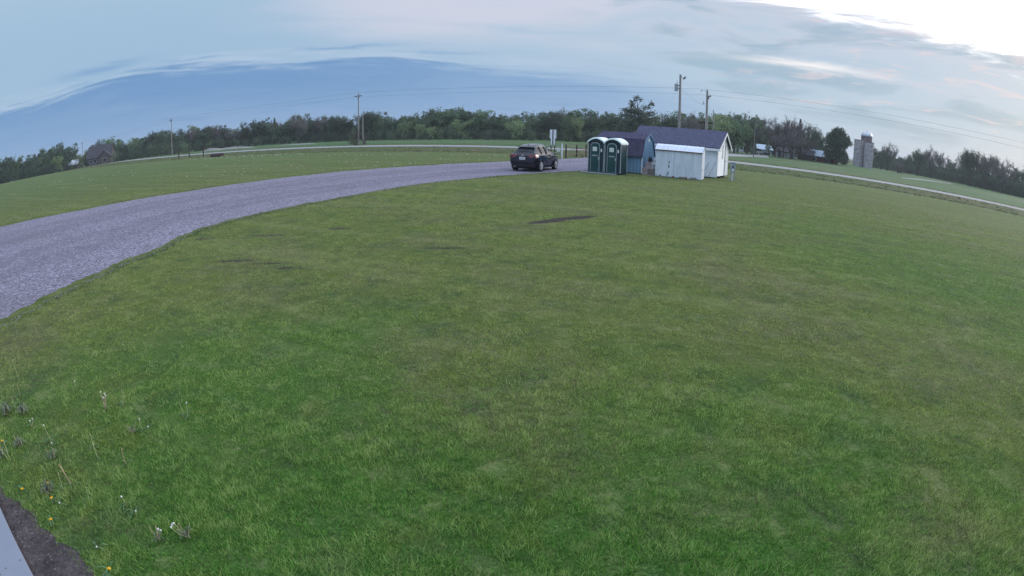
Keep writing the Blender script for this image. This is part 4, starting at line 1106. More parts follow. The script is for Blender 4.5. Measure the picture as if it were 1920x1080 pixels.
# stone house, far left
h = gable('house', 'stone house with large dark gabled roofs among trees behind the distant pole', 'house', 191, 232, 10.5, 8.5, 3.2, 7.4, -18, 'house_stone', 'house_roof')
MB().prism([(-2.6, -.2), (2.6, -.2), (2.6, 3.0), (0, 5.0), (-2.6, 3.0)], 'y', -6.0, -4.2).build('wing_wall', 'house_stone', h).location = (3.2, 0, 0)
wr_ = MB(); wr_.add([(-3.1, -6.4, 2.75), (0, -6.4, 5.2), (0, -2.0, 5.2), (-3.1, -2.0, 2.75), (3.1, -6.4, 2.75), (3.1, -2.0, 2.75)], [(0, 1, 2, 3), (1, 4, 5, 2)])
wr_.build('wing_roof', 'house_roof', h, fix=False).location = (3.2, 0, .06)
for x in (-3.6, -1.6): window(h, x, -4.25, 1.0, 1.1, 1.3)
window(h, 3.2, -6.0, .9, 1.6, 1.5)
MB().box(-4.2, -3.3, -.5, .5, 6.4, 8.2).build('chimney', 'house_stone', h)
h = gable('outbuilding', 'low grey roofed outbuilding left of the stone house', 'building', 129, 245, 9.0, 6, 2.2, 3.9, -8, 'house_stone', 'silo_dome')
MB().box(-1.8, 1.2, -3.08, -3.0, 0, 1.8).build('door', 'window_dark', h)
# farm on the right
h = gable('white_house', 'white house mostly hidden behind the white shed roof, with dark windows', 'house', 1374, 190, 5.2, 5, 2.6, 4.6, 30, 'house_white', 'house_roof')
for x in (-1.6, .2, 1.8): window(h, x, -2.5, 1.0, .9, 1.2)
h = gable('garage', 'small white and pale blue gabled garage at the end of the farmyard', 'garage', 1428.5, 186, 5.0, 4.2, 1.9, 3.2, 24, 'house_white', 'barn_metal')
MB().box(-1.9, 1.9, -2.18, -2.1, -.2, .85).build('door', 'window_dark', h)
h = gable('low_barn', 'long low white building glimpsed behind bare tree trunks', 'barn', 1474, 178, 6.4, 5, 1.9, 3.0, -6, 'house_white', 'house_roof')
for x in (-1.9, .1, 1.8): MB().box(x - .35, x + .35, -2.58, -2.5, 0, 1.7).build('door', 'crate_pink' if x == .1 else 'window_dark', h)
h = gable('red_barn', 'dark red barn with pale metal roof between bare trees and the round tree', 'barn', 1543, 178, 8.5, 6, 1.9, 3.5, -10, 'barn_red', 'barn_metal')
window(h, -2.2, -3.0, .5, .9, .8); MB().box(1.4, 3.2, -3.08, -3.0, -.1, 1.5).build('door', 'window_dark', h)
h = gable('lean_to', 'dark brown low shed wall left of the red barn', 'shed', 1512, 176, 4.6, 4, 1.9, 3.2, -10, 'wood_dark', 'house_roof')
# van parked in the farmyard
x, y, z = place(1418, 290, 170); vn = thing('parked_van', 'white van parked in the farmyard beside the small garage', 'van', (x, y, z), -R(70))
MB().prism([(-2.2, .35), (2.1, .35), (2.2, .9), (1.5, 1.15), (1.0, 1.85), (-2.1, 1.9), (-2.2, 1.2)], 'x', -.85, .85).build('body', 'house_white', vn, bevel=.06)
MB().prism([(-2.0, 1.2), (1.25, 1.2), (.92, 1.72), (-2.0, 1.75)], 'x', -.87, .87).build('window', 'window_dark', vn)
for yy in (-1.4, 1.35):
    for sx0 in (-.88, .70): MB().tube((sx0, yy, .33), (sx0 + .18, yy, .33), .33, n=14).build('wheel', 'black_rubber', vn)

# silos
def silo(px, D, r_, H, label, m='silo_stave', dome=0, upper=None):
    x, y, z = place(px, 305, D); t = thing('silo', label, 'silo', (x, y, z - .2), random.Random(int(px)).uniform(0, 6), 'concrete stave silos of the farm')
    MB().tube((0, 0, 0), (0, 0, H), r_, n=32).build('silo_wall', m, t, smooth=False)
    n = int(H / .9)
    for i in range(1, n):
        zz = i * H / n; hb_ = MB()
        for k in range(24):
            a, b = 2 * PI * k / 24, 2 * PI * (k + 1) / 24
            hb_.tube((r_ * 1.012 * math.cos(a), r_ * 1.012 * math.sin(a), zz), (r_ * 1.012 * math.cos(b), r_ * 1.012 * math.sin(b), zz), .045, n=4, cap=False)
        hb_.build('hoop', 'silo_brown', t)
    st_ = MB()
    for k in range(24):
        a = 2 * PI * k / 24; st_.box(-.02, .02, -.02, .02, 0, H)
        n0 = len(st_.v) - 8; st_.v[n0:] = [(p[0] + (r_ + .01) * math.cos(a), p[1] + (r_ + .01) * math.sin(a), p[2]) for p in st_.v[n0:]]
    st_.build('stave_joint', 'silo_brown', t)
    if dome:
        n, mring = 20, 6; vs = []; fs = []
        for j in range(mring + 1):
            ph = PI / 2 * j / mring
            for i in range(n): vs.append(((r_ + .12) * math.cos(ph) * math.cos(2 * PI * i / n), (r_ + .12) * math.cos(ph) * math.sin(2 * PI * i / n), H + dome * math.sin(ph)))
        for j in range(mring):
            for i in range(n): fs.append((j * n + i, j * n + (i + 1) % n, (j + 1) * n + (i + 1) % n, (j + 1) * n + i))
        pydata('dome_roof', vs, fs, 'silo_dome', t)
        MB().tube((0, 0, H + dome - .05), (0, 0, H + dome + .35), .3, .2, n=10).build('cap', 'silo_dome', t)
    else:
        MB().tube((0, 0, H), (0, 0, H + .25), r_ + .08, r_ - .1, n=32).build('rim', 'silo_brown', t)
    return t
silo(1608, 205, 1.75, 9.4, 'shorter pale stave silo without a dome, partly behind the round green tree')
silo(1627.5, 203, 1.75, 8.0 + .9, 'pale stave silo without a dome, standing right in front of the domed silo')
ts = silo(1622, 213, 2.15, 11.6, 'tallest silo, brownish wall under a silver dome', 'silo_brown', 1.75)
MB().box(-3.0, -1.9, -.6, .6, 8.2, 9.6).build('chute_hood', 'silo_brown', ts)

# yard gravel, farm lane and pale dry banks by the road
def patch(name, px, m, dz=.02, sub=1, D=None):
    pts = [gnd(a, b) for a, b in px]; v = [(x, y, zt(x, y) + dz) for x, y in pts]
    n = len(v) // 2; f = [(i, i + 1, len(v) - 2 - i, len(v) - 1 - i) for i in range(n - 1)]
    o = pydata(name, v, f, m)
    if o.data.polygons[0].normal.z < 0: o.data.flip_normals()
    return struct(o)
patch('farmyard', [(1366, 293.2), (1385, 293.8), (1400, 294), (1420, 294.6), (1442, 296), (1440, 292.0), (1420, 290.4), (1400, 289.6), (1385, 288.6), (1366, 287.6)], 'road_surface')
patch('farm_lane', [(1690, 334.0), (1720, 337.0), (1755, 341.0), (1784, 345.2), (1784, 344.2), (1755, 339.6), (1720, 335.4), (1690, 333.0)], 'road_surface')
for i, (xp, D_, hh, ln_, lab) in enumerate([(398, 178, .8, 9, 'pale rubble mound beyond the road, left end of the dry bank'), (436, 176, .6, 22, 'long dry mound beyond the road right of the rubble mound'), (560, 158, .3, 16, 'low pale dry mound before the dark wood, left of the brush')]):
    x, y, z = place(xp, 275, D_); g = np.random.default_rng(i + 40)
    vs = []; fs = []; nx, ny = 24, 8
    for a in range(nx + 1):
        for b in range(ny + 1):
            u = a / nx * 2 - 1; q = b / ny * 2 - 1
            hz = hh * max(0, 1 - u * u) ** .6 * max(0, 1 - q * q) ** .7 * (.75 + .5 * g.random())
            vs.append((u * ln_ / 2, q * 2.2, hz - .1))
    for a in range(nx):
        for b in range(ny): k = a * (ny + 1) + b; fs.append((k, k + ny + 1, k + ny + 2, k + 1))
    o = pydata('earth_mound', vs, fs, 'rock_pale'); o.location = (x, y, z); o.rotation_euler = (0, 0, -R(25)); tag(o, lab, 'mound')
for xp, yp, hh, lab in [(335.5, 297.0, 2.2, 'leftmost thin marker post on the near side of the road'), (355, 295.5, 1.6, 'middle thin marker post on the near side of the road'), (381.5, 294.5, 2.0, 'rightmost thin marker post on the near side of the road')]:
    x, y, z = place(xp, yp, 122)
    o = MB().box(-.09, .09, -.09, .09, -.1, hh).build('marker_post', 'wood_dark'); o.location = (x, y, z); tag(o, lab, 'post', 'marker posts by the road')
x, y, z = place(407, 293, 100); o = MB().tube((-1.2, 0, .25), (1.2, 0, .25), .5, n=14).build('culvert_pipe', 'wood_dark'); o.location = (x, y, z - .1); tag(o, 'dark culvert pipe end in the ditch beside the road', 'pipe')

# ================================================================ TREES
def leaf_mesh(name, centers, size, g, m, elong=1.0, updir=0.0):
    n = len(centers)
    a = g.normal(size=(n, 3)); a /= np.linalg.norm(a, axis=1, keepdims=True)
    b = g.normal(size=(n, 3)); b -= (b * a).sum(1, keepdims=True) * a; b /= np.linalg.norm(b, axis=1, keepdims=True)
    s = (size * g.uniform(.6, 1.35, n))[:, None]
    V = np.empty((n, 4, 3), np.float32)
    V[:, 0] = centers - a * s * elong; V[:, 1] = centers - b * s * .62; V[:, 2] = centers + a * s * elong; V[:, 3] = centers + b * s * .62
    me = bpy.data.meshes.new(name); me.vertices.add(4 * n); me.vertices.foreach_set('co', V.ravel())
    me.loops.add(4 * n); me.loops.foreach_set('vertex_index', np.arange(4 * n, dtype=np.int32))
    me.polygons.add(n); me.polygons.foreach_set('loop_start', np.arange(0, 4 * n, 4, dtype=np.int32))
    me.update(); me.materials.append(M[m]); return me
def limbs(rg, H, spread, trunk_h, n1, depth, r0, up=.5, twist=.35):
    """branching skeleton; returns the segments and the tips"""
    segs = []; tips = []
    def grow(p, d, ln, r, k):
        q = p; nseg = 3
        for i in range(nseg):
            d2 = (d + Vector((rg.uniform(-1, 1), rg.uniform(-1, 1), rg.uniform(-.3, .6))) * twist * .5).normalized()
            e = q + d2 * ln / nseg; ra = r * (1 - .22 * i); rb = r * (1 - .22 * (i + 1)); segs.append((q, e, ra, rb)); q = e; d = d2
            if k > 0 and i > 0:
                for _ in range(2):
                    a = Vector((rg.uniform(-1, 1), rg.uniform(-1, 1), rg.uniform(-.2, 1) * up + .1)).normalized()
                    grow(q, (d * .75 + a * .75).normalized(), ln * rg.uniform(.45, .68), rb * .6, k - 1)
            if k <= 1: tips.append(q.copy())
        tips.append(q.copy())
    top = Vector((rg.uniform(-.2, .2), rg.uniform(-.2, .2), trunk_h))
    segs.append((Vector((0, 0, -.3)), top * .5, r0 * 1.15, r0)); segs.append((top * .5, top, r0, r0 * .85))
    for i in range(n1):
        a = 2 * PI * i / n1 + rg.uniform(-.4, .4); tilt = rg.uniform(.25, 1) * spread
        d = Vector((math.cos(a) * tilt, math.sin(a) * tilt, 1)).normalized()
        grow(top * rg.uniform(.75, 1), d, (H - trunk_h) * rg.uniform(.5, .66), r0 * .55, depth)
    return segs, tips
def seg_mesh(name, segs, m, n=5, rmin=.02):
    mb = MB()
    for p, q, a, b in segs: mb.tube(p, q, max(a, rmin), max(b, rmin * .8), n=n, cap=False)
    me = bpy.data.meshes.new(name); me.from_pydata(mb.v, [], mb.f); me.update(); me.materials.append(M[m]); return me
PROTO = {}
def fit(cent, segs, H):
    zmax = max(c[2] for c in cent); k = H / zmax
    return cent * k, [(p * k, q * k, a, b) for p, q, a, b in segs]
def proto_bushy(key, seed, leaf, n=2600, size=.24, spread=1.0, low=.10, bark='bark', squash=1.0, ragged=.5):
    rg = random.Random(seed); g = np.random.default_rng(seed)
    segs, tips = limbs(rg, 10, spread, 10 * low + 1.0, 6, 1, .22)
    T = np.array([tuple(t) for t in tips])
    T = T[g.permutation(len(T))[:46]]
    extra = []
    for z in np.linspace(10 * low + .6, 6.5, 12):
        a = g.uniform(0, 2 * PI); r_ = g.uniform(.8, 2.7) * spread ** .5
        extra.append((r_ * math.cos(a), r_ * math.sin(a), z))
    T = np.vstack([T, extra])
    w_ = g.uniform(.4, 1.3, len(T)); idx = g.choice(len(T), n, p=w_ / w_.sum())
    rad = g.uniform(.55, 1.25, len(T))[idx]
    d = g.normal(size=(n, 3)); d /= np.linalg.norm(d, axis=1, keepdims=True)
    cent = T[idx] + d * (rad * g.uniform(.35, 1.0, n) ** .6)[:, None] * np.array([1.1, 1.1, .75])
    out = g.random(n) < .06 * ragged * 2
    cent[out] += d[out] * .55
    cent, segs = fit(cent, segs, 10)
    PROTO[key] = (seg_mesh('trunk', segs, bark), leaf_mesh('crown', cent, size, g, leaf))
def proto_bare(key, seed, leaf='leaf_bud', nleaf=1500, size=.10, spread=1.1, bark='bark', n1=7, twig=900):
    rg = random.Random(seed); g = np.random.default_rng(seed)
    segs, tips = limbs(rg, 10, spread, 2.6, n1, 2, .24, up=.8)
    T = np.array([tuple(t) for t in tips])
    i = g.integers(0, len(T), twig); base_ = T[i]
    d = g.normal(size=(twig, 3)) + np.array([0, 0, .55]); d /= np.linalg.norm(d, axis=1, keepdims=True)
    tw = [(Vector(b), Vector(b + v * g.uniform(.4, 1.0)), .030, .014) for b, v in zip(base_, d)]
    i = g.integers(0, len(T), nleaf)
    cent = T[i] + g.normal(size=(nleaf, 3)) * .42
    cent = np.vstack([cent, np.array([tuple(q) for _, q, _, _ in tw])])
    zm = cent[:, 2].max(); k = 10 / zm; cent = cent * k
    segs = [(p * k, q * k, a, b) for p, q, a, b in segs]; tw = [(p * k, q * k, a, b) for p, q, a, b in tw]
    mb = MB()
    for p, q, a, b in segs: mb.tube(p, q, max(a, .035), max(b, .028), n=5, cap=False)
    for p, q, a, b in tw: mb.tube(p, q, a, b, n=3, cap=False)
    me = bpy.data.meshes.new('trunk'); me.from_pydata(mb.v, [], mb.f); me.update(); me.materials.append(M[bark])
    PROTO[key] = (me, leaf_mesh('crown', cent, size, g, leaf))
def proto_column(key, seed, leaf, n=1500, size=.2):
    g = np.random.default_rng(seed); z = g.uniform(.6, 10, n); r_ = (1.05 - (z / 10) ** 1.6 * .85) * g.uniform(.4, 1, n) ** .5
    a = g.uniform(0, 2 * PI, n); cent = np.stack([r_ * np.cos(a), r_ * np.sin(a), z], 1)
    PROTO[key] = (seg_mesh('trunk', [(Vector((0, 0, -.3)), Vector((0, 0, 9.2)), .16, .04)], 'bark'), leaf_mesh('crown', cent, size, g, leaf))
def proto_shrub(key, seed, leaf, n=1300, size=.22, stems=9, bark='bark', sq=1.0):
    rg = random.Random(seed); g = np.random.default_rng(seed); segs = []; T = []
    for i in range(stems):
        a = rg.uniform(0, 2 * PI); r_ = rg.uniform(1, 4.2); top = Vector((r_ * math.cos(a), r_ * math.sin(a), rg.uniform(5, 8.6)))
        mid = top * .5 + Vector((rg.uniform(-.4, .4), rg.uniform(-.4, .4), .6))
        segs += [(Vector((r_ * .2 * math.cos(a), r_ * .2 * math.sin(a), -.3)), mid, .10, .07), (mid, top, .07, .02)]; T += [tuple(mid), tuple(top), tuple((mid + top) / 2)]
    T = np.array(T); i = g.integers(0, len(T), n); d = g.normal(size=(n, 3)); d /= np.linalg.norm(d, axis=1, keepdims=True)
    cent = T[i] + d * g.uniform(.4, 1.9, (n, 1)); low = g.random(n) < .45; cent[low, 2] *= g.uniform(.02, .55, low.sum()); cent[:, 2] = np.abs(cent[:, 2]) + .1
    k = 10 / cent[:, 2].max(); cent[:, 2] *= k
    PROTO[key] = (seg_mesh('stem', segs, bark), leaf_mesh('foliage', cent, size, g, leaf))
for i in range(3):
    proto_bushy('mid%d' % i, 10 + i, 'leaf_mid', spread=.85 + .1 * i)
    proto_bushy('dark%d' % i, 20 + i, 'leaf_dark', spread=.8 + .15 * i)
    proto_bare('bare%d' % i, 40 + i)
    proto_bare('halfbare%d' % i, 50 + i, leaf='leaf_dark', nleaf=2600, size=.15, spread=.95, twig=500)
def proto_dome(key, seed, leaf, n=15000, size=.2):
    g = np.random.default_rng(seed); nb = 170; a = g.uniform(0, 2 * PI, nb); u = g.uniform(-.5, 1, nb)
    ph = np.arcsin(np.clip(u, -1, 1)); R_ = g.uniform(.62, .92, nb)
    T = np.stack([R_ * 4.1 * np.cos(ph) * np.cos(a), R_ * 4.1 * np.cos(ph) * np.sin(a), 5.0 + R_ * 4.4 * np.sin(ph)], 1)
    T[:, :2] *= g.uniform(.55, 1.0, (nb, 1)); low = T[:, 2] < 5; T[low, 2] = g.uniform(1.0, 5, low.sum())
    i = g.integers(0, nb, n); d = g.normal(size=(n, 3)); d /= np.linalg.norm(d, axis=1, keepdims=True)
    cent = T[i] + d * (g.uniform(.6, 1.25, nb)[i] * g.uniform(.3, 1, n) ** .5)[:, None]
    cent[:, 2] *= 10 / cent[:, 2].max(); cent[:, 2] = np.abs(cent[:, 2]) + .15
    segs = [(Vector((0, 0, -.3)), Vector((0, 0, 4)), .4, .28)] + [(Vector((0, 0, 3)), Vector(tuple(T[k])), .14, .03) for k in range(0, nb, 6)]
    PROTO[key] = (seg_mesh('trunk', segs, 'bark'), leaf_mesh('crown', cent, size, g, leaf))
for i in range(2):
    proto_bushy('light%d' % i, 30 + i, 'leaf_light', n=1900, spread=.8, size=.22)
    proto_shrub('shrub%d' % i, 60 + i, 'leaf_mid'); proto_shrub('brush%d' % i, 70 + i, 'leaf_brush', n=900, size=.16, stems=16)
    proto_shrub('darkshrub%d' % i, 66 + i, 'leaf_dark')
proto_dome('round0', 80, 'leaf_dark')
proto_column('conifer0', 90, 'leaf_pine', 1800, .16)
proto_bare('pale0', 91, nleaf=500, size=.07, bark='bark_pale', twig=1100, spread=1.0)
proto_column('poplar0', 92, 'leaf_mid', 1300, .2)
def tree(kind, x, y, H, ratio, label, cat='tree', group=None, name=None, seed=0):
    tm, cm_ = PROTO[kind]
    isb = kind.startswith(('shrub', 'brush', 'darkshrub'))
    t = thing(name or ('shrub' if isb else {'con': 'conifer_tree', 'pop': 'poplar_tree'}.get(kind[:3], 'tree')), label, cat if not isb else 'shrub', (x, y, zt(x, y) - .05), seed * 2.399, group)
    t.scale = (H / 10 * ratio, H / 10 * ratio, H / 10)
    for me, nm in ((tm, 'stem' if isb else 'trunk'), (cm_, 'foliage' if isb else 'crown')):
        o = bpy.data.objects.new(nm, me); C.objects.link(o); o.parent = t
    return t
SKY = [(-60, 292), (0, 296), (30, 290), (60, 292), (85, 278), (100, 275), (122, 270), (140, 290), (150, 290), (165, 277), (185, 264), (205, 259), (225, 263), (250, 261), (270, 256), (290, 246), (310, 241), (330, 246), (345, 241), (365, 236), (385, 237), (405, 233), (425, 241), (440, 241), (465, 233), (490, 223), (515, 223), (540, 219), (560, 212), (580, 214), (605, 214), (630, 213), (650, 217), (665, 224), (685, 211), (705, 212), (720, 219), (740, 219), (760, 212), (780, 213), (800, 209), (820, 205), (850, 203), (880, 205), (910, 207), (925, 212), (960, 213), (1000, 212), (1030, 210), (1050, 204), (1080, 209), (1130, 208), (1160, 212), (1240, 212), (1300, 209), (1340, 210), (1380, 212), (1410, 215), (1450, 220), (1480, 219), (1500, 227), (1530, 236), (1550, 243), (1600, 262), (1640, 283), (1655, 272), (1690, 279), (1710, 286), (1730, 279), (1750, 277), (1765, 286), (1785, 295), (1810, 291), (1830, 285), (1850, 294), (1870, 296), (1900, 302), (1920, 307), (1990, 322)]
DEP = [(-60, 190), (0, 195), (100, 225), (160, 250), (250, 232), (330, 214), (480, 208), (650, 178), (700, 170), (900, 158), (1100, 162), (1300, 165), (1400, 200), (1450, 192), (1500, 188), (1560, 192), (1600, 235), (1660, 262), (1750, 262), (1920, 250), (1990, 250)]
def interp(tab, x): return float(np.interp(x, [a for a, b in tab], [b for a, b in tab]))
def top_h(px, D, y=None):
    p = at(px, interp(SKY, px) if y is None else y, D); return p.z - zt(p.x, p.y)
rt_ = random.Random(77)
ZONES = [   # px from, to, step, kinds, description
    (-50, 150, 17, ['dark', 'dark', 'mid'], 'dark leafy tree in the far left wood, left of the stone house', 'trees left of the stone house'),
    (158, 330, 13, ['mid', 'dark', 'halfbare', 'mid'], 'leafy tree in the wood between the stone house and the crossarm pole', 'trees behind the stone house'),
    (330, 660, 13, ['dark', 'halfbare', 'bare', 'mid', 'halfbare', 'dark'], 'dark tree in the wood behind the dry bank across the road', 'trees of the dark wood behind the dry bank'),
    (685, 770, 14, ['halfbare', 'dark', 'mid'], 'dark tree in the wood just past the brush around the two poles', 'trees past the two poles'),
    (775, 1180, 14, ['mid', 'dark', 'mid', 'halfbare', 'mid'], 'green tree in the wood across the crop field behind the car and toilets', 'trees of the wood across the crop field'),
    (1215, 1410, 13, ['mid', 'bare', 'mid', 'halfbare', 'dark'], 'mixed green tree behind the long dark shed roof', 'trees behind the sheds'),
    (1640, 1990, 15, ['halfbare', 'bare', 'dark', 'halfbare'], 'thinly leafed brownish tree in the wood on the right beyond the field, past the silos', 'trees of the wood past the silos')]
for (a, b, st, kinds, lab, grp) in ZONES:
    px = a; i = 0
    while px < b:
        k = kinds[i % len(kinds)]; D = interp(DEP, px) + rt_.uniform(0, 10) + (8 if i % 2 else 0)
        p = at(px, 250, D); H = top_h(px, D) * (rt_.uniform(.93, 1.10) if a < 1600 else rt_.uniform(.72, 1.12))
        ratio = rt_.uniform(.75, 1.15) * (8.6 / max(H, 6)) ** .3
        tree(k + str(rt_.randrange(3)), p.x, p.y, H, ratio, lab, group=grp, seed=i)
        px += st * rt_.uniform(.75, 1.25); i += 1
# lower, denser edge of the woods
EDGE = [(-50, 155, 15, ['darkshrub'], .50, 'dark bush along the foot of the far left wood', 'bushes at the foot of the left wood', 0),
        (215, 335, 12, ['shrub', 'darkshrub'], .60, 'green bush along the road between the stone house and the crossarm pole', 'bushes between the stone house and the pole', -22),
        (335, 480, 14, ['shrub', 'darkshrub'], .50, 'green bush at the edge of the dark wood past the crossarm pole', 'bushes past the crossarm pole', -10),
        (480, 655, 15, ['darkshrub'], .45, 'dark bush at the foot of the dark wood', 'bushes at the foot of the dark wood', -2),
        (690, 1190, 15, ['darkshrub', 'shrub'], .48, 'bush at the foot of the wood across the crop field', 'bushes at the foot of the wood across the field', -4),
        (1380, 1540, 15, ['darkshrub'], .45, 'dark bush under the bare farmyard trees', 'bushes under the farmyard trees', 12),
        (1640, 1990, 8, ['darkshrub'], .50, 'dark bush at the foot of the wood past the silos', 'bushes at the foot of the right wood', -4)]
for (a, b, st, kinds, fr_, lab, grp, dd_) in EDGE:
    px = a; i = 0
    while px < b:
        D = interp(DEP, px) + dd_ + rt_.uniform(-3, 3); p = at(px, 250, D); H = max(2.4, top_h(px, D) * fr_ * rt_.uniform(.7, 1.15))
        tree(kinds[i % len(kinds)] + str(i % 2), p.x, p.y, H, rt_.uniform(1.1, 1.7), lab, group=grp, seed=i)
        px += st * rt_.uniform(.8, 1.2); i += 1
# trees that stand out one by one: px, top y, distance, kind, width ratio, label
for i, (px, ty, D, k, ra, lab) in enumerate([
    (97, 275, 205, 'dark1', .95, 'rounded dark tree standing above the far left wood, first of two'),
    (122, 269, 210, 'dark2', 1.05, 'rounded dark tree above the outbuilding roof, second of two'),
    (108, 291, 170, 'light0', .9, 'small pale green tree before the low grey roofed outbuilding'),
    (146, 289, 215, 'light1', .8, 'small light green tree beside the most distant utility pole'),
    (186, 258, 262, 'halfbare0', 1.0, 'airy dark tree right behind the stone house roof'),
    (290, 244, 230, 'halfbare1', .8, 'ragged tree top left of the crossarm pole among the bushes'),
    (350, 262, 178, 'shrub0', 1.2, 'wide light green bush just right of the crossarm pole'),
    (455, 226, 214, 'halfbare2', .42, 'narrow scraggly tree top poking above the dark wood'),
    (385, 240, 205, 'dark0', 1.0, 'dense dark crown with a straight flat edge past the crossarm pole'),
    (405, 230, 212, 'bare1', .6, 'thin bare topped tree above the dark wood'),
    (515, 221, 204, 'poplar0', 1.0, 'narrow upright tree in the dark wood left of the vase shaped tree'),
    (560, 210, 182, 'bare0', .95, 'vase shaped half bare tree with visible trunk in the dark wood'),
    (640, 212, 186, 'bare2', 1.0, 'greyish half bare tree left of the two poles'),
    (694, 206, 176, 'halfbare1', 1.1, 'spreading feathery tree right of the two poles'),
    (667, 232, 112.5, 'brush0', .80, 'brown leafless brush around the feet of the two poles'),
    (683, 250, 113.5, 'brush1', .85, 'low brown brush right of the shorter pole'),
    (658, 238, 120, 'shrub1', .55, 'green leafy bush behind the brown brush left of the poles'),
    (700, 263, 150, 'darkshrub0', 1.2, 'low dark bush on the field edge right of the brush'),
    (758, 226, 152, 'mid0', .8, 'light green young tree at the wood edge, first past the two poles'),
    (785, 231, 150, 'light0', .85, 'bright green young tree at the wood edge left of the tall hump of the wood'),
    (808, 236, 149, 'light1', .75, 'small bright green young tree at the wood edge below the tall hump'),
    (862, 222, 150, 'light0', .95, 'light green tree at the wood edge under the highest part of the wood'),
    (835, 205, 166, 'mid1', 1.1, 'broad crown forming the left shoulder of the tall hump of the wood'),
    (890, 205, 166, 'mid2', 1.15, 'broad crown forming the right shoulder of the tall hump of the wood'),
    (915, 240, 148, 'brush0', 1.1, 'brownish bush at the wood edge left of the car'),
    (967, 225, 150, 'light1', 1.1, 'yellow green tree at the wood edge straight above the car'),
    (998, 248, 146, 'shrub0', 1.1, 'low green bush at the wood edge right of the yellow green tree'),
    (1050, 197, 172, 'bare0', .9, 'airy half bare tree rising above the wood over the sign board'),
    (1066, 213, 152, 'mid1', .9, 'green tree at the wood edge right of the sign board'),
    (1084, 218, 152, 'light0', .7, 'narrow light green tree at the wood edge left of the toilets'),
    (1298, 206, 150, 'pale0', .78, 'bare pale tree with forked limbs between the two pole tops'),
    (1350, 213, 140, 'light1', .9, 'light green tree behind the gable peak of the white shed'),
    (1378, 214, 146, 'mid2', 1.15, 'full green tree right beside the gable end of the white shed'),
    (1402, 219, 158, 'halfbare1', 1.2, 'full thinly leafed tree left of the farmyard pole'),
    (1385, 222, 150, 'mid1', 1.0, 'green tree behind the right end of the white shed'),
    (1392, 208, 205, 'bare1', .9, 'tall grey bare tree above the farmyard gravel'),
    (1413, 228, 165, 'poplar0', 1.2, 'slim dark tree right behind the farmyard pole'),
    (1428, 214, 200, 'bare2', .9, 'tall grey bare tree right above the small garage'),
    (1443, 236, 175, 'mid0', .7, 'green tree gap filler above the garage roof'),
    (1455, 214, 168, 'bare0', .95, 'tall purple grey bare tree right of the garage'),
    (1470, 213, 165, 'bare1', 1.0, 'broad purple grey bare tree over the white low barn'),
    (1487, 214, 168, 'bare2', 1.0, 'broad purple grey bare tree in the middle of the farmyard'),
    (1500, 223, 172, 'conifer0', .95, 'dark pointed conifer tip among the bare farmyard trees'),
    (1484, 240, 156, 'bare0', 1.15, 'low spreading bare tree with twiggy crown before the farm buildings'),
    (1462, 246, 158, 'bare2', 1.0, 'low twiggy bare tree left of the spreading one in the farmyard'),
    (1508, 250, 160, 'bare1', 1.0, 'low twiggy bare tree in front of the dark brown low shed'),
    (1518, 227, 178, 'halfbare0', .9, 'thin leafed tree left of the large round tree'),
    (1532, 238, 184, 'halfbare2', .7, 'small thin leafed tree top touching the large round tree'),
    (1571, 238, 172, 'round0', 1.12, 'large round dense dark green tree beside the silos'),
    (1668, 262, 225, 'bare0', .95, 'bare topped dark tree, first tall one right of the silos'),
    (1655, 278, 220, 'dark1', 1.1, 'dark bushy tree right beside the silos'),
    (1724, 275, 235, 'halfbare0', 1.0, 'dark domed tree, left one of the pair in mid right wood'),
    (1750, 269, 235, 'bare1', .85, 'airy pale tree, right one of the pair in mid right wood'),
    (1822, 277, 232, 'halfbare1', 1.05, 'tallest dark tree toward the right end of the right wood'),
    (1850, 284, 236, 'bare2', 1.0, 'fine twigged bare tree next to the tallest dark tree of the right wood'),
    (1885, 292, 234, 'bare0', 1.1, 'purple brown bare tree near the right end of the right wood'),
    (1690, 300, 215, 'brush1', 1.6, 'brown brush at the field edge right of the silos'),
]):
    p = at(px, 250, D); H = top_h(px, D, ty)
    tree(k, p.x, p.y, H, ra * (8.6 / max(H, 4)) ** .25, lab, seed=i * 3 + 1)
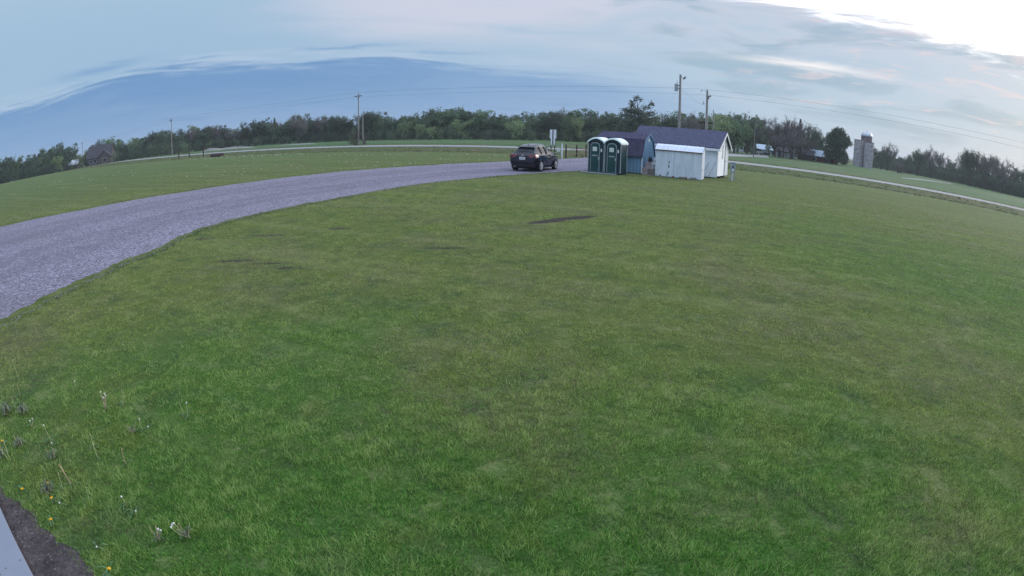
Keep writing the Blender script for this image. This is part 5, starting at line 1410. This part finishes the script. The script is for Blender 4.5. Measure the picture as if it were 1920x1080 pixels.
# tall white pine behind the sheds: bare forked top over a broad tiered crown
def pine():
    D = 128; p = at(1196, 250, D); H = top_h(1196, D, 180); g = np.random.default_rng(5); rg = random.Random(5)
    t = thing('pine_tree', 'tall ragged pine with sparse forked top behind the dark shed roofs', 'tree', (p.x, p.y, 0))
    segs = [(Vector((0, 0, -.3)), Vector((.1, 0, H * .5)), .24, .18), (Vector((.1, 0, H * .5)), Vector((-.55, 0, H * .97)), .18, .05),
            (Vector((.1, 0, H * .55)), Vector((1.5, .2, H * .72)), .11, .06), (Vector((1.5, .2, H * .72)), Vector((3.1, .2, H * .86)), .06, .03), (Vector((0, 0, H * .66)), Vector((-1.7, 0, H * .86)), .09, .03),
            (Vector((-.2, 0, H * .78)), Vector((.4, 0, H * .93)), .06, .03)]
    T = []
    for q, n, s_ in ((segs[1][1], 60, .32), (segs[3][1], 75, .30), (segs[4][1], 60, .30), (segs[5][1], 45, .28), (Vector((-.95, 0, H * .9)), 40, .25), (Vector((2.3, .2, H * .79)), 55, .30), (Vector((1.3, .1, H * .78)), 60, .36), (Vector((-1.5, 0, H * .80)), 60, .35), (Vector((-1.0, 0, H * .74)), 70, .4), (Vector((.2, 0, H * .72)), 50, .35)):
        T.append(np.array(tuple(q)) + g.normal(size=(n, 3)) * s_)
    for k in range(85):
        z = H * rg.uniform(.10, .70); r_ = (1 - (z / H) ** 3.2) * rg.uniform(3.2, 6.0); a = rg.uniform(0, 2 * PI)
        q = Vector((r_ * math.cos(a), r_ * math.sin(a), z + .12 * r_)); s0 = Vector((0, 0, z - .3)); segs.append((s0, q, .07, .02))
        n = 80; u = g.uniform(.3, 1, n)[:, None]; T.append(np.array(tuple(s0)) * (1 - u) + np.array(tuple(q)) * u + g.normal(size=(n, 3)) * np.array([.5, .5, .22]))
    for me, nm in ((seg_mesh('trunk', segs, 'bark'), 'trunk'), (leaf_mesh('crown', np.vstack(T), .19, g, 'leaf_pine', 1.2), 'crown')):
        o = bpy.data.objects.new(nm, me); C.objects.link(o); o.parent = t
pine()
# depth of the woods behind the edge trees: one uncountable mass
def woodland():
    g = np.random.default_rng(9); cents = []
    for px in np.arange(-90, 2010, 6.5):
        if 1545 < px < 1640 or 138 < px < 158: continue
        for row in range(2):
            D = interp(DEP, px) + 12 + row * 9 + g.uniform(-3, 3)
            H = top_h(px, D) * g.uniform(.52, .74) * (.78 if 1640 < px else 1)
            p = at(px, 250, D); n = 380
            d = g.normal(size=(n, 3)); d /= np.linalg.norm(d, axis=1, keepdims=True)
            r_ = g.uniform(.5, 1.0, n)[:, None]
            cents.append(np.array([p.x, p.y, zt(p.x, p.y) + H * .52]) + d * r_ * np.array([2.6, 2.6, H * .50]))
    c = np.vstack(cents); o = bpy.data.objects.new('woodland', leaf_mesh('woodland', c, .42, g, 'leaf_dark')); C.objects.link(o)
    tag(o, 'far depth of the woods behind the front trees', 'woodland', kind='stuff')
woodland()

# ================================================================ DANDELIONS AND WEEDS
rd = random.Random(12)
def stalk_mesh(base_, tipv, r=.0022):
    p, q = Vector(base_), Vector(tipv); mid = p.lerp(q, .5) + Vector((rd.uniform(-.01, .01), rd.uniform(-.01, .01), 0))
    return MB().tube(p, mid, r, n=5).tube(mid, q, r, r * .8, n=5)
def ball(mb, c, r, n=9, m_=6, zs=1.0):
    vs = []; fs = []
    for j in range(m_ + 1):
        ph = -PI / 2 + PI * j / m_
        for i in range(n): k = r * rd.uniform(.88, 1.1); vs.append((c[0] + k * math.cos(ph) * math.cos(2 * PI * i / n), c[1] + k * math.cos(ph) * math.sin(2 * PI * i / n), c[2] + k * zs * math.sin(ph)))
    for j in range(m_):
        for i in range(n): fs.append((j * n + i, j * n + (i + 1) % n, (j + 1) * n + (i + 1) % n, (j + 1) * n + i))
    return mb.add(vs, fs)
def leaves(t, n, ln, m, up=.35):
    mb = MB()
    for i in range(n):
        a = rd.uniform(0, 2 * PI); l = ln * rd.uniform(.6, 1.2); w_ = l * .085; z1 = l * up * rd.uniform(.4, 1.4)
        d = Vector((math.cos(a), math.sin(a), 0)); s_ = Vector((-d.y, d.x, 0)); p = [Vector((0, 0, .01))]
        pts = []
        for u, ww in ((0, .3), (.3, .8), (.42, .5), (.6, 1.1), (.72, .6), (.88, .9), (1, .05)):
            c = d * l * u + Vector((0, 0, z1 * math.sin(PI * min(u, .8)) + .012)); pts.append((c - s_ * w_ * ww, c + s_ * w_ * ww))
        for (a0, a1), (b0, b1) in zip(pts, pts[1:]): mb.add([a0, a1, b1, b0], [(0, 1, 2, 3)])
    mb.build('leaf', m, t, fix=False)
def dandelion(px, py, kind, hpx, lab, n=1, grp=None, leafn=5, tan=False):
    """px,py: foot of the plant on the ground"""
    x, y = gnd(px, py); dist = math.hypot(math.hypot(x, y), CAM_H)
    h = max(.03, hpx * dist / 1050 / max(.35, math.cos(math.atan2(CAM_H, math.hypot(x, y)))))
    h = min(h, .34)
    t = thing({'seed': 'dandelion_clock', 'bare': 'dandelion_stalk', 'yellow': 'dandelion_flower'}[kind], lab, 'dandelion', (x, y, 0), rd.uniform(0, 6), grp)
    for i in range(n):
        a = rd.uniform(0, 2 * PI); o_ = (0 if n == 1 else .02 + .015 * i); q = Vector((math.cos(a) * (o_ + h * .12), math.sin(a) * (o_ + h * .12), h * (1 if i == 0 else rd.uniform(.75, 1))))
        stalk_mesh((math.cos(a) * o_ * .4, math.sin(a) * o_ * .4, 0), q, .0042).build('stem', 'stem_tan' if tan else 'stem_pale', t)
        if kind == 'seed': ball(MB(), q, .009 if h > .05 else .008).build('seed_head', 'fluff', t)
        elif kind == 'bare': ball(MB(), q, .0055).build('bud', 'stem_tan', t)
        else:
            mb = MB()
            for k in range(26):
                b = 2 * PI * k / 26 + rd.uniform(-.05, .05); r_ = rd.uniform(.014, .021); dz = rd.uniform(0, .007)
                c0 = q; mb.add([c0 + Vector((math.cos(b - .13) * .003, math.sin(b - .13) * .003, .002)), c0 + Vector((math.cos(b + .13) * .003, math.sin(b + .13) * .003, .002)), c0 + Vector((math.cos(b + .10) * r_, math.sin(b + .10) * r_, dz)), c0 + Vector((math.cos(b - .10) * r_, math.sin(b - .10) * r_, dz))], [(0, 1, 2, 3)])
            ball(mb, q + Vector((0, 0, .003)), .008, zs=.5)
            mb.build('petals', 'petal', t, fix=False)
    if leafn: leaves(t, leafn, rd.uniform(.06, .10), 'weed_leaf')
DL = [
 (197, 767, 'seed', 26, 'cluster of tan dandelion stalks with white heads, largest in the upper lawn corner', 4, True), (229, 762, 'bare', 26, 'thin green dandelion stalk just right of the tan cluster', 2, False),
 (142, 728, 'seed', 12, 'small white headed dandelion standing farthest up the lawn', 1, False), (345, 783, 'bare', 28, 'bare straight stalk left of a white headed one, farthest right pair', 1, False),
 (353, 783, 'seed', 26, 'white headed stalk of the pair farthest to the right', 1, False), (268, 808, 'seed', 20, 'white headed dandelion with a second lower leaf tuft, mid lawn corner', 1, False),
 (96, 828, 'seed', 30, 'tall white headed dandelion right of the dried weed clump', 1, False), (184, 860, 'bare', 40, 'tall bare stalk standing alone in the middle of the corner', 1, False),
 (237, 872, 'bare', 30, 'short tan bare stalk right of the tall bare stalk', 1, True), (137, 911, 'bare', 40, 'pair of long leaning tan stalks above the yellow flowers', 2, True),
 (119, 921, 'bare', 32, 'pale curved stalk left of the leaning tan pair', 1, False), (168, 940, 'bare', 24, 'short pale stalk right of the leaning tan pair', 1, False),
 (237, 950, 'seed', 18, 'white headed dandelion on a short stem right of the yellow flowers', 1, False), (343, 1003, 'seed', 24, 'clump of pale stalks with small white heads nearest the camera', 3, False),
 (298, 1008, 'seed', 18, 'faint grey white heads just left of the nearest pale clump', 2, False), (98, 836, 'seed', 5, 'tiny white head low in the grass under the tall white headed one', 1, False),
 (256, 964, 'seed', 4, 'tiny white head low in the grass below the short white headed one', 1, False), (114, 949, 'seed', 4, 'tiny white head low in the grass beside the yellow flowers', 1, False),
 (185, 1031, 'seed', 5, 'tiny white head at the edge of the soil bed', 1, False), (36, 712, 'bare', 34, 'long thin stalk near the driveway edge, leftmost of two', 1, False), (38, 745, 'bare', 22, 'shorter thin stalk near the driveway edge', 1, False),
 (30, 768, 'bare', 22, 'pale stalk rising from the left of the dried weed clump', 1, False), (17, 862, 'bare', 30, 'bent pale stalk at the left edge below the dried weeds', 2, False),
 (74, 636, 'bare', 20, 'faint stalk near the gravel edge', 1, False), (177, 840, 'seed', 6, 'low white head left of the tall bare stalk', 1, False), (280, 806, 'seed', 6, 'small low white head right of the mid corner dandelion', 1, False), (60, 800, 'seed', 12, 'greyish white head on the right end of the dried weed clump', 2, True)]
for i, (px, py, k_, hh, lab, n, tan) in enumerate(DL): dandelion(px, py, k_, hh, lab, n, None, 4, tan)
for px, py, hh, lab in [(100, 940, 6, 'yellow dandelion flower lowest of the three beside the grey leaf clump'), (93, 913, 8, 'yellow dandelion flower at the top of the grey leaf clump'), (44, 922, 5, 'orange yellow flower left of the grey leaf clump'), (98, 980, 6, 'yellow dandelion flower just above the soil bed'), (208, 1072, 5, 'yellow dandelion flower nearest the camera at the bottom edge'), (6, 832, 5, 'orange flower at the left edge under the dried weeds')]:
    dandelion(px, py, 'yellow', hh, lab, 1, None, 7)
for px, py, n_, ln_, lab in [(92, 925, 26, .13, 'clump of grey green broad leaves under the yellow flowers'), (12, 778, 30, .16, 'dried grey weed clump at the left edge'), (44, 776, 26, .15, 'dried grey weed clump right of the first one'), (38, 838, 20, .13, 'grey green weed clump below the dried weeds'), (100, 860, 16, .11, 'flat grey leafed weed in the lawn near the tall stalk'), (352, 1008, 10, .09, 'grey leafed weed under the pale clump nearest the camera'), (298, 1015, 9, .08, 'grey leafed weed left of the nearest pale clump'), (250, 812, 12, .09, 'small grey green rosette left of the mid corner dandelion'), (5, 858, 14, .13, 'weed leaves on the left edge near the bent stalk')]:
    x, y = gnd(px, py); t = thing('weed', lab, 'weed', (x, y, 0)); leaves(t, int(n_ * 1.3), ln_ * .62, 'weed_leaf_grey', .9)
    mb = MB()
    for i in range(5):
        a = rd.uniform(0, 2 * PI); q = (math.cos(a) * .06, math.sin(a) * .06, rd.uniform(.06, .12)); mb.tube((0, 0, 0), q, .003, .002, n=4)
    mb.build('stem', 'stem_tan', t)
# fluffy heads and dry tufts scattered too thickly to count
def scatter():
    g = np.random.default_rng(21); pts = []
    def line(a, b, n, jit): 
        for _ in range(n):
            u = g.random(); pts.append((a[0] + (b[0] - a[0]) * u + g.normal() * jit, a[1] + (b[1] - a[1]) * u + g.normal() * jit * .5))
    for q0, q1, n, j in [((-60, 90), (-20, 62), 60, 5), ((-20, 60), (3, 54), 40, 1.5), ((-24, 34), (-5, 52), 40, 5), ((-70, 60), (-30, 45), 30, 8), ((30, 48), (50, 34), 30, 3), ((20, 50), (34, 42), 20, 3), ((-13, 36), (-3, 46), 24, .6), ((-50, 84), (-28, 68), 60, 2)]: line(q0, q1, n, j)
    mb = MB()
    for x, y in pts:
        d_ = math.hypot(x, y); r_ = .016 + .00045 * d_; h_ = g.uniform(.02, .06)
        if inside(DRV, np.array([x]), np.array([y]))[0]: continue
        mb.tube((x, y, 0), (x, y, h_), .006, n=3, cap=False); ball(mb, (x, y, h_), r_ * g.uniform(.5, 1), 5, 3)
    o = mb.build('dandelion_heads', 'fluff', fix=False); tag(o, 'pale dandelion heads speckling the far lawns beyond the driveway', 'dandelions', kind='stuff')
scatter()
def tufts():
    """rough grass tufts along the driveway edges and in the ditch"""
    g = np.random.default_rng(31); P = []
    for k, ln in enumerate((near_line, far_line)):
        for (x, y) in ln:
            dist = math.hypot(x, y)
            if y < 3: continue
            for _ in range(9 if dist < 22 else 3):
                off = abs(g.normal()) * .12
                sx0 = 1 if k == 0 else -1
                P.append((x + sx0 * off + g.normal() * .05, y - sx0 * off * .6 + g.normal() * .05, .035 + .0004 * dist, 0))
    for _ in range(5200):
        s_ = g.uniform(-170, 90); c = g.uniform(55.5, 72); x, y = xy(c, s_)
        if inside(DRV, np.array([x]), np.array([y]))[0]: continue
        P.append((x, y, g.uniform(.04, .14), 1))
    for _ in range(2500):
        s_ = g.uniform(-170, 90); c = 79.6 + abs(g.normal()) * 3; x, y = xy(c, s_); P.append((x, y, g.uniform(.04, .12), 1))
    for mi, nm, m, lab in ((0, 'edge_grass', 'edge_turf', 'ragged grass fringe along the edges of the gravel driveway'), (1, 'ditch_grass', 'dry_grass', 'rough dry grass of the ditch beside the road')):
        mb = MB()
        for x, y, h, k in P:
            if k != mi: continue
            z = zt(x, y); w_ = .005 + (.0009 if k else .0004) * math.hypot(x, y)
            for _ in range(4 if k else 3):
                a = g.uniform(0, 2 * PI); l = g.uniform(.2, .9) * h; b = g.uniform(0, 2 * PI); ox, oy = g.normal(size=2) * (.03 + .12 * k)
                mb.add([(x + ox - math.cos(a) * w_, y + oy - math.sin(a) * w_, z - .01), (x + ox + math.cos(a) * w_, y + oy + math.sin(a) * w_, z - .01), (x + ox + math.cos(b) * l, y + oy + math.sin(b) * l, z + h * g.uniform(.6, 1.2))], [(0, 1, 2)])
        o = mb.build(nm, m, fix=False); tag(o, lab, 'grass', kind='stuff')
simple('dry_grass', (.20, .20, .10), .9, var=.4, scale=.6, c2=(.11, .15, .055))
simple('edge_turf', (.15, .21, .07), .9, var=.4, scale=.8, c2=(.075, .12, .035))
tufts()
def stray():
    """stones thrown off the gravel into the grass"""
    g = np.random.default_rng(44); mb = MB()
    for (x, y) in near_line:
        if not 3 < y < 30: continue
        for _ in range(7):
            px_, py_ = x + abs(g.normal()) * .09 - .04, y + g.normal() * .08 - .03; r_ = g.uniform(.008, .020); z = r_ * .4
            p = [(px_ + r_ * g.uniform(.7, 1.2), py_, z), (px_, py_ + r_ * g.uniform(.7, 1.2), z), (px_ - r_, py_, z), (px_, py_ - r_, z), (px_, py_, z + r_ * .8), (px_, py_, z - r_)]
            mb.add(p, [(0, 1, 4), (1, 2, 4), (2, 3, 4), (3, 0, 4)])
    o = mb.build('stray_gravel', 'stray_stone', fix=False); tag(o, 'loose gravel stones spilled into the grass along the driveway edge', 'gravel', kind='stuff')
simple('stray_stone', (.25, .24, .30), .9, var=.4, scale=30)
stray()

# pieces that are one part each get a mesh of their own
def split_loose(o):
    me = o.data; bm = bmesh.new(); bm.from_mesh(me); bm.verts.ensure_lookup_table(); seen = set(); isl = []
    for v in bm.verts:
        if v.index in seen: continue
        st = [v]; comp = []; seen.add(v.index)
        while st:
            u = st.pop(); comp.append(u.index)
            for e in u.link_edges:
                x = e.other_vert(u)
                if x.index not in seen: seen.add(x.index); st.append(x)
        isl.append(set(comp))
    bm.free()
    if len(isl) < 2: return
    co = [v.co.copy() for v in me.vertices]; polys = [tuple(p.vertices) for p in me.polygons]
    for k, comp in enumerate(isl):
        ids = sorted(comp); mp = {a: b for b, a in enumerate(ids)}
        m2 = bpy.data.meshes.new(me.name); m2.from_pydata([co[a] for a in ids], [], [tuple(mp[a] for a in p) for p in polys if p[0] in comp]); m2.update()
        for mt in me.materials: m2.materials.append(mt)
        if k == 0: o.data = m2
        else:
            c = o.copy(); c.data = m2; C.objects.link(c)
for o in list(C.objects):
    if o.type == 'MESH' and o.parent and o.name.split('.')[0] in ('foundation_block', 'rust_hole', 'rust_stain', 'mounting_bracket', 'pillar', 'leg', 'door', 'skid', 'door_handle', 'door_seam'):
        split_loose(o)

# faint evening haze
def haze():
    x0, x1, y0, y1, z0, z1 = -5200, 5200, -5200, 5200, -6.0, 19.0
    o = MB().box(x0, x1, y0, y1, z0, z1).build('haze', None); struct(o, 'stuff'); o['label'] = 'faint even evening haze over the fields'; o['category'] = 'haze'
    m = bpy.data.materials.new('haze_air'); m.use_nodes = True; t = NT(m.node_tree); t.n.clear()
    v = t.new('ShaderNodeVolumePrincipled'); v.inputs['Color'].default_value = (.86, .92, 1.0, 1); v.inputs['Density'].default_value = .00032; v.inputs['Anisotropy'].default_value = .2
    t.l.new(v.outputs[0], t.new('ShaderNodeOutputMaterial').inputs['Volume']); o.data.materials.append(m)
haze()
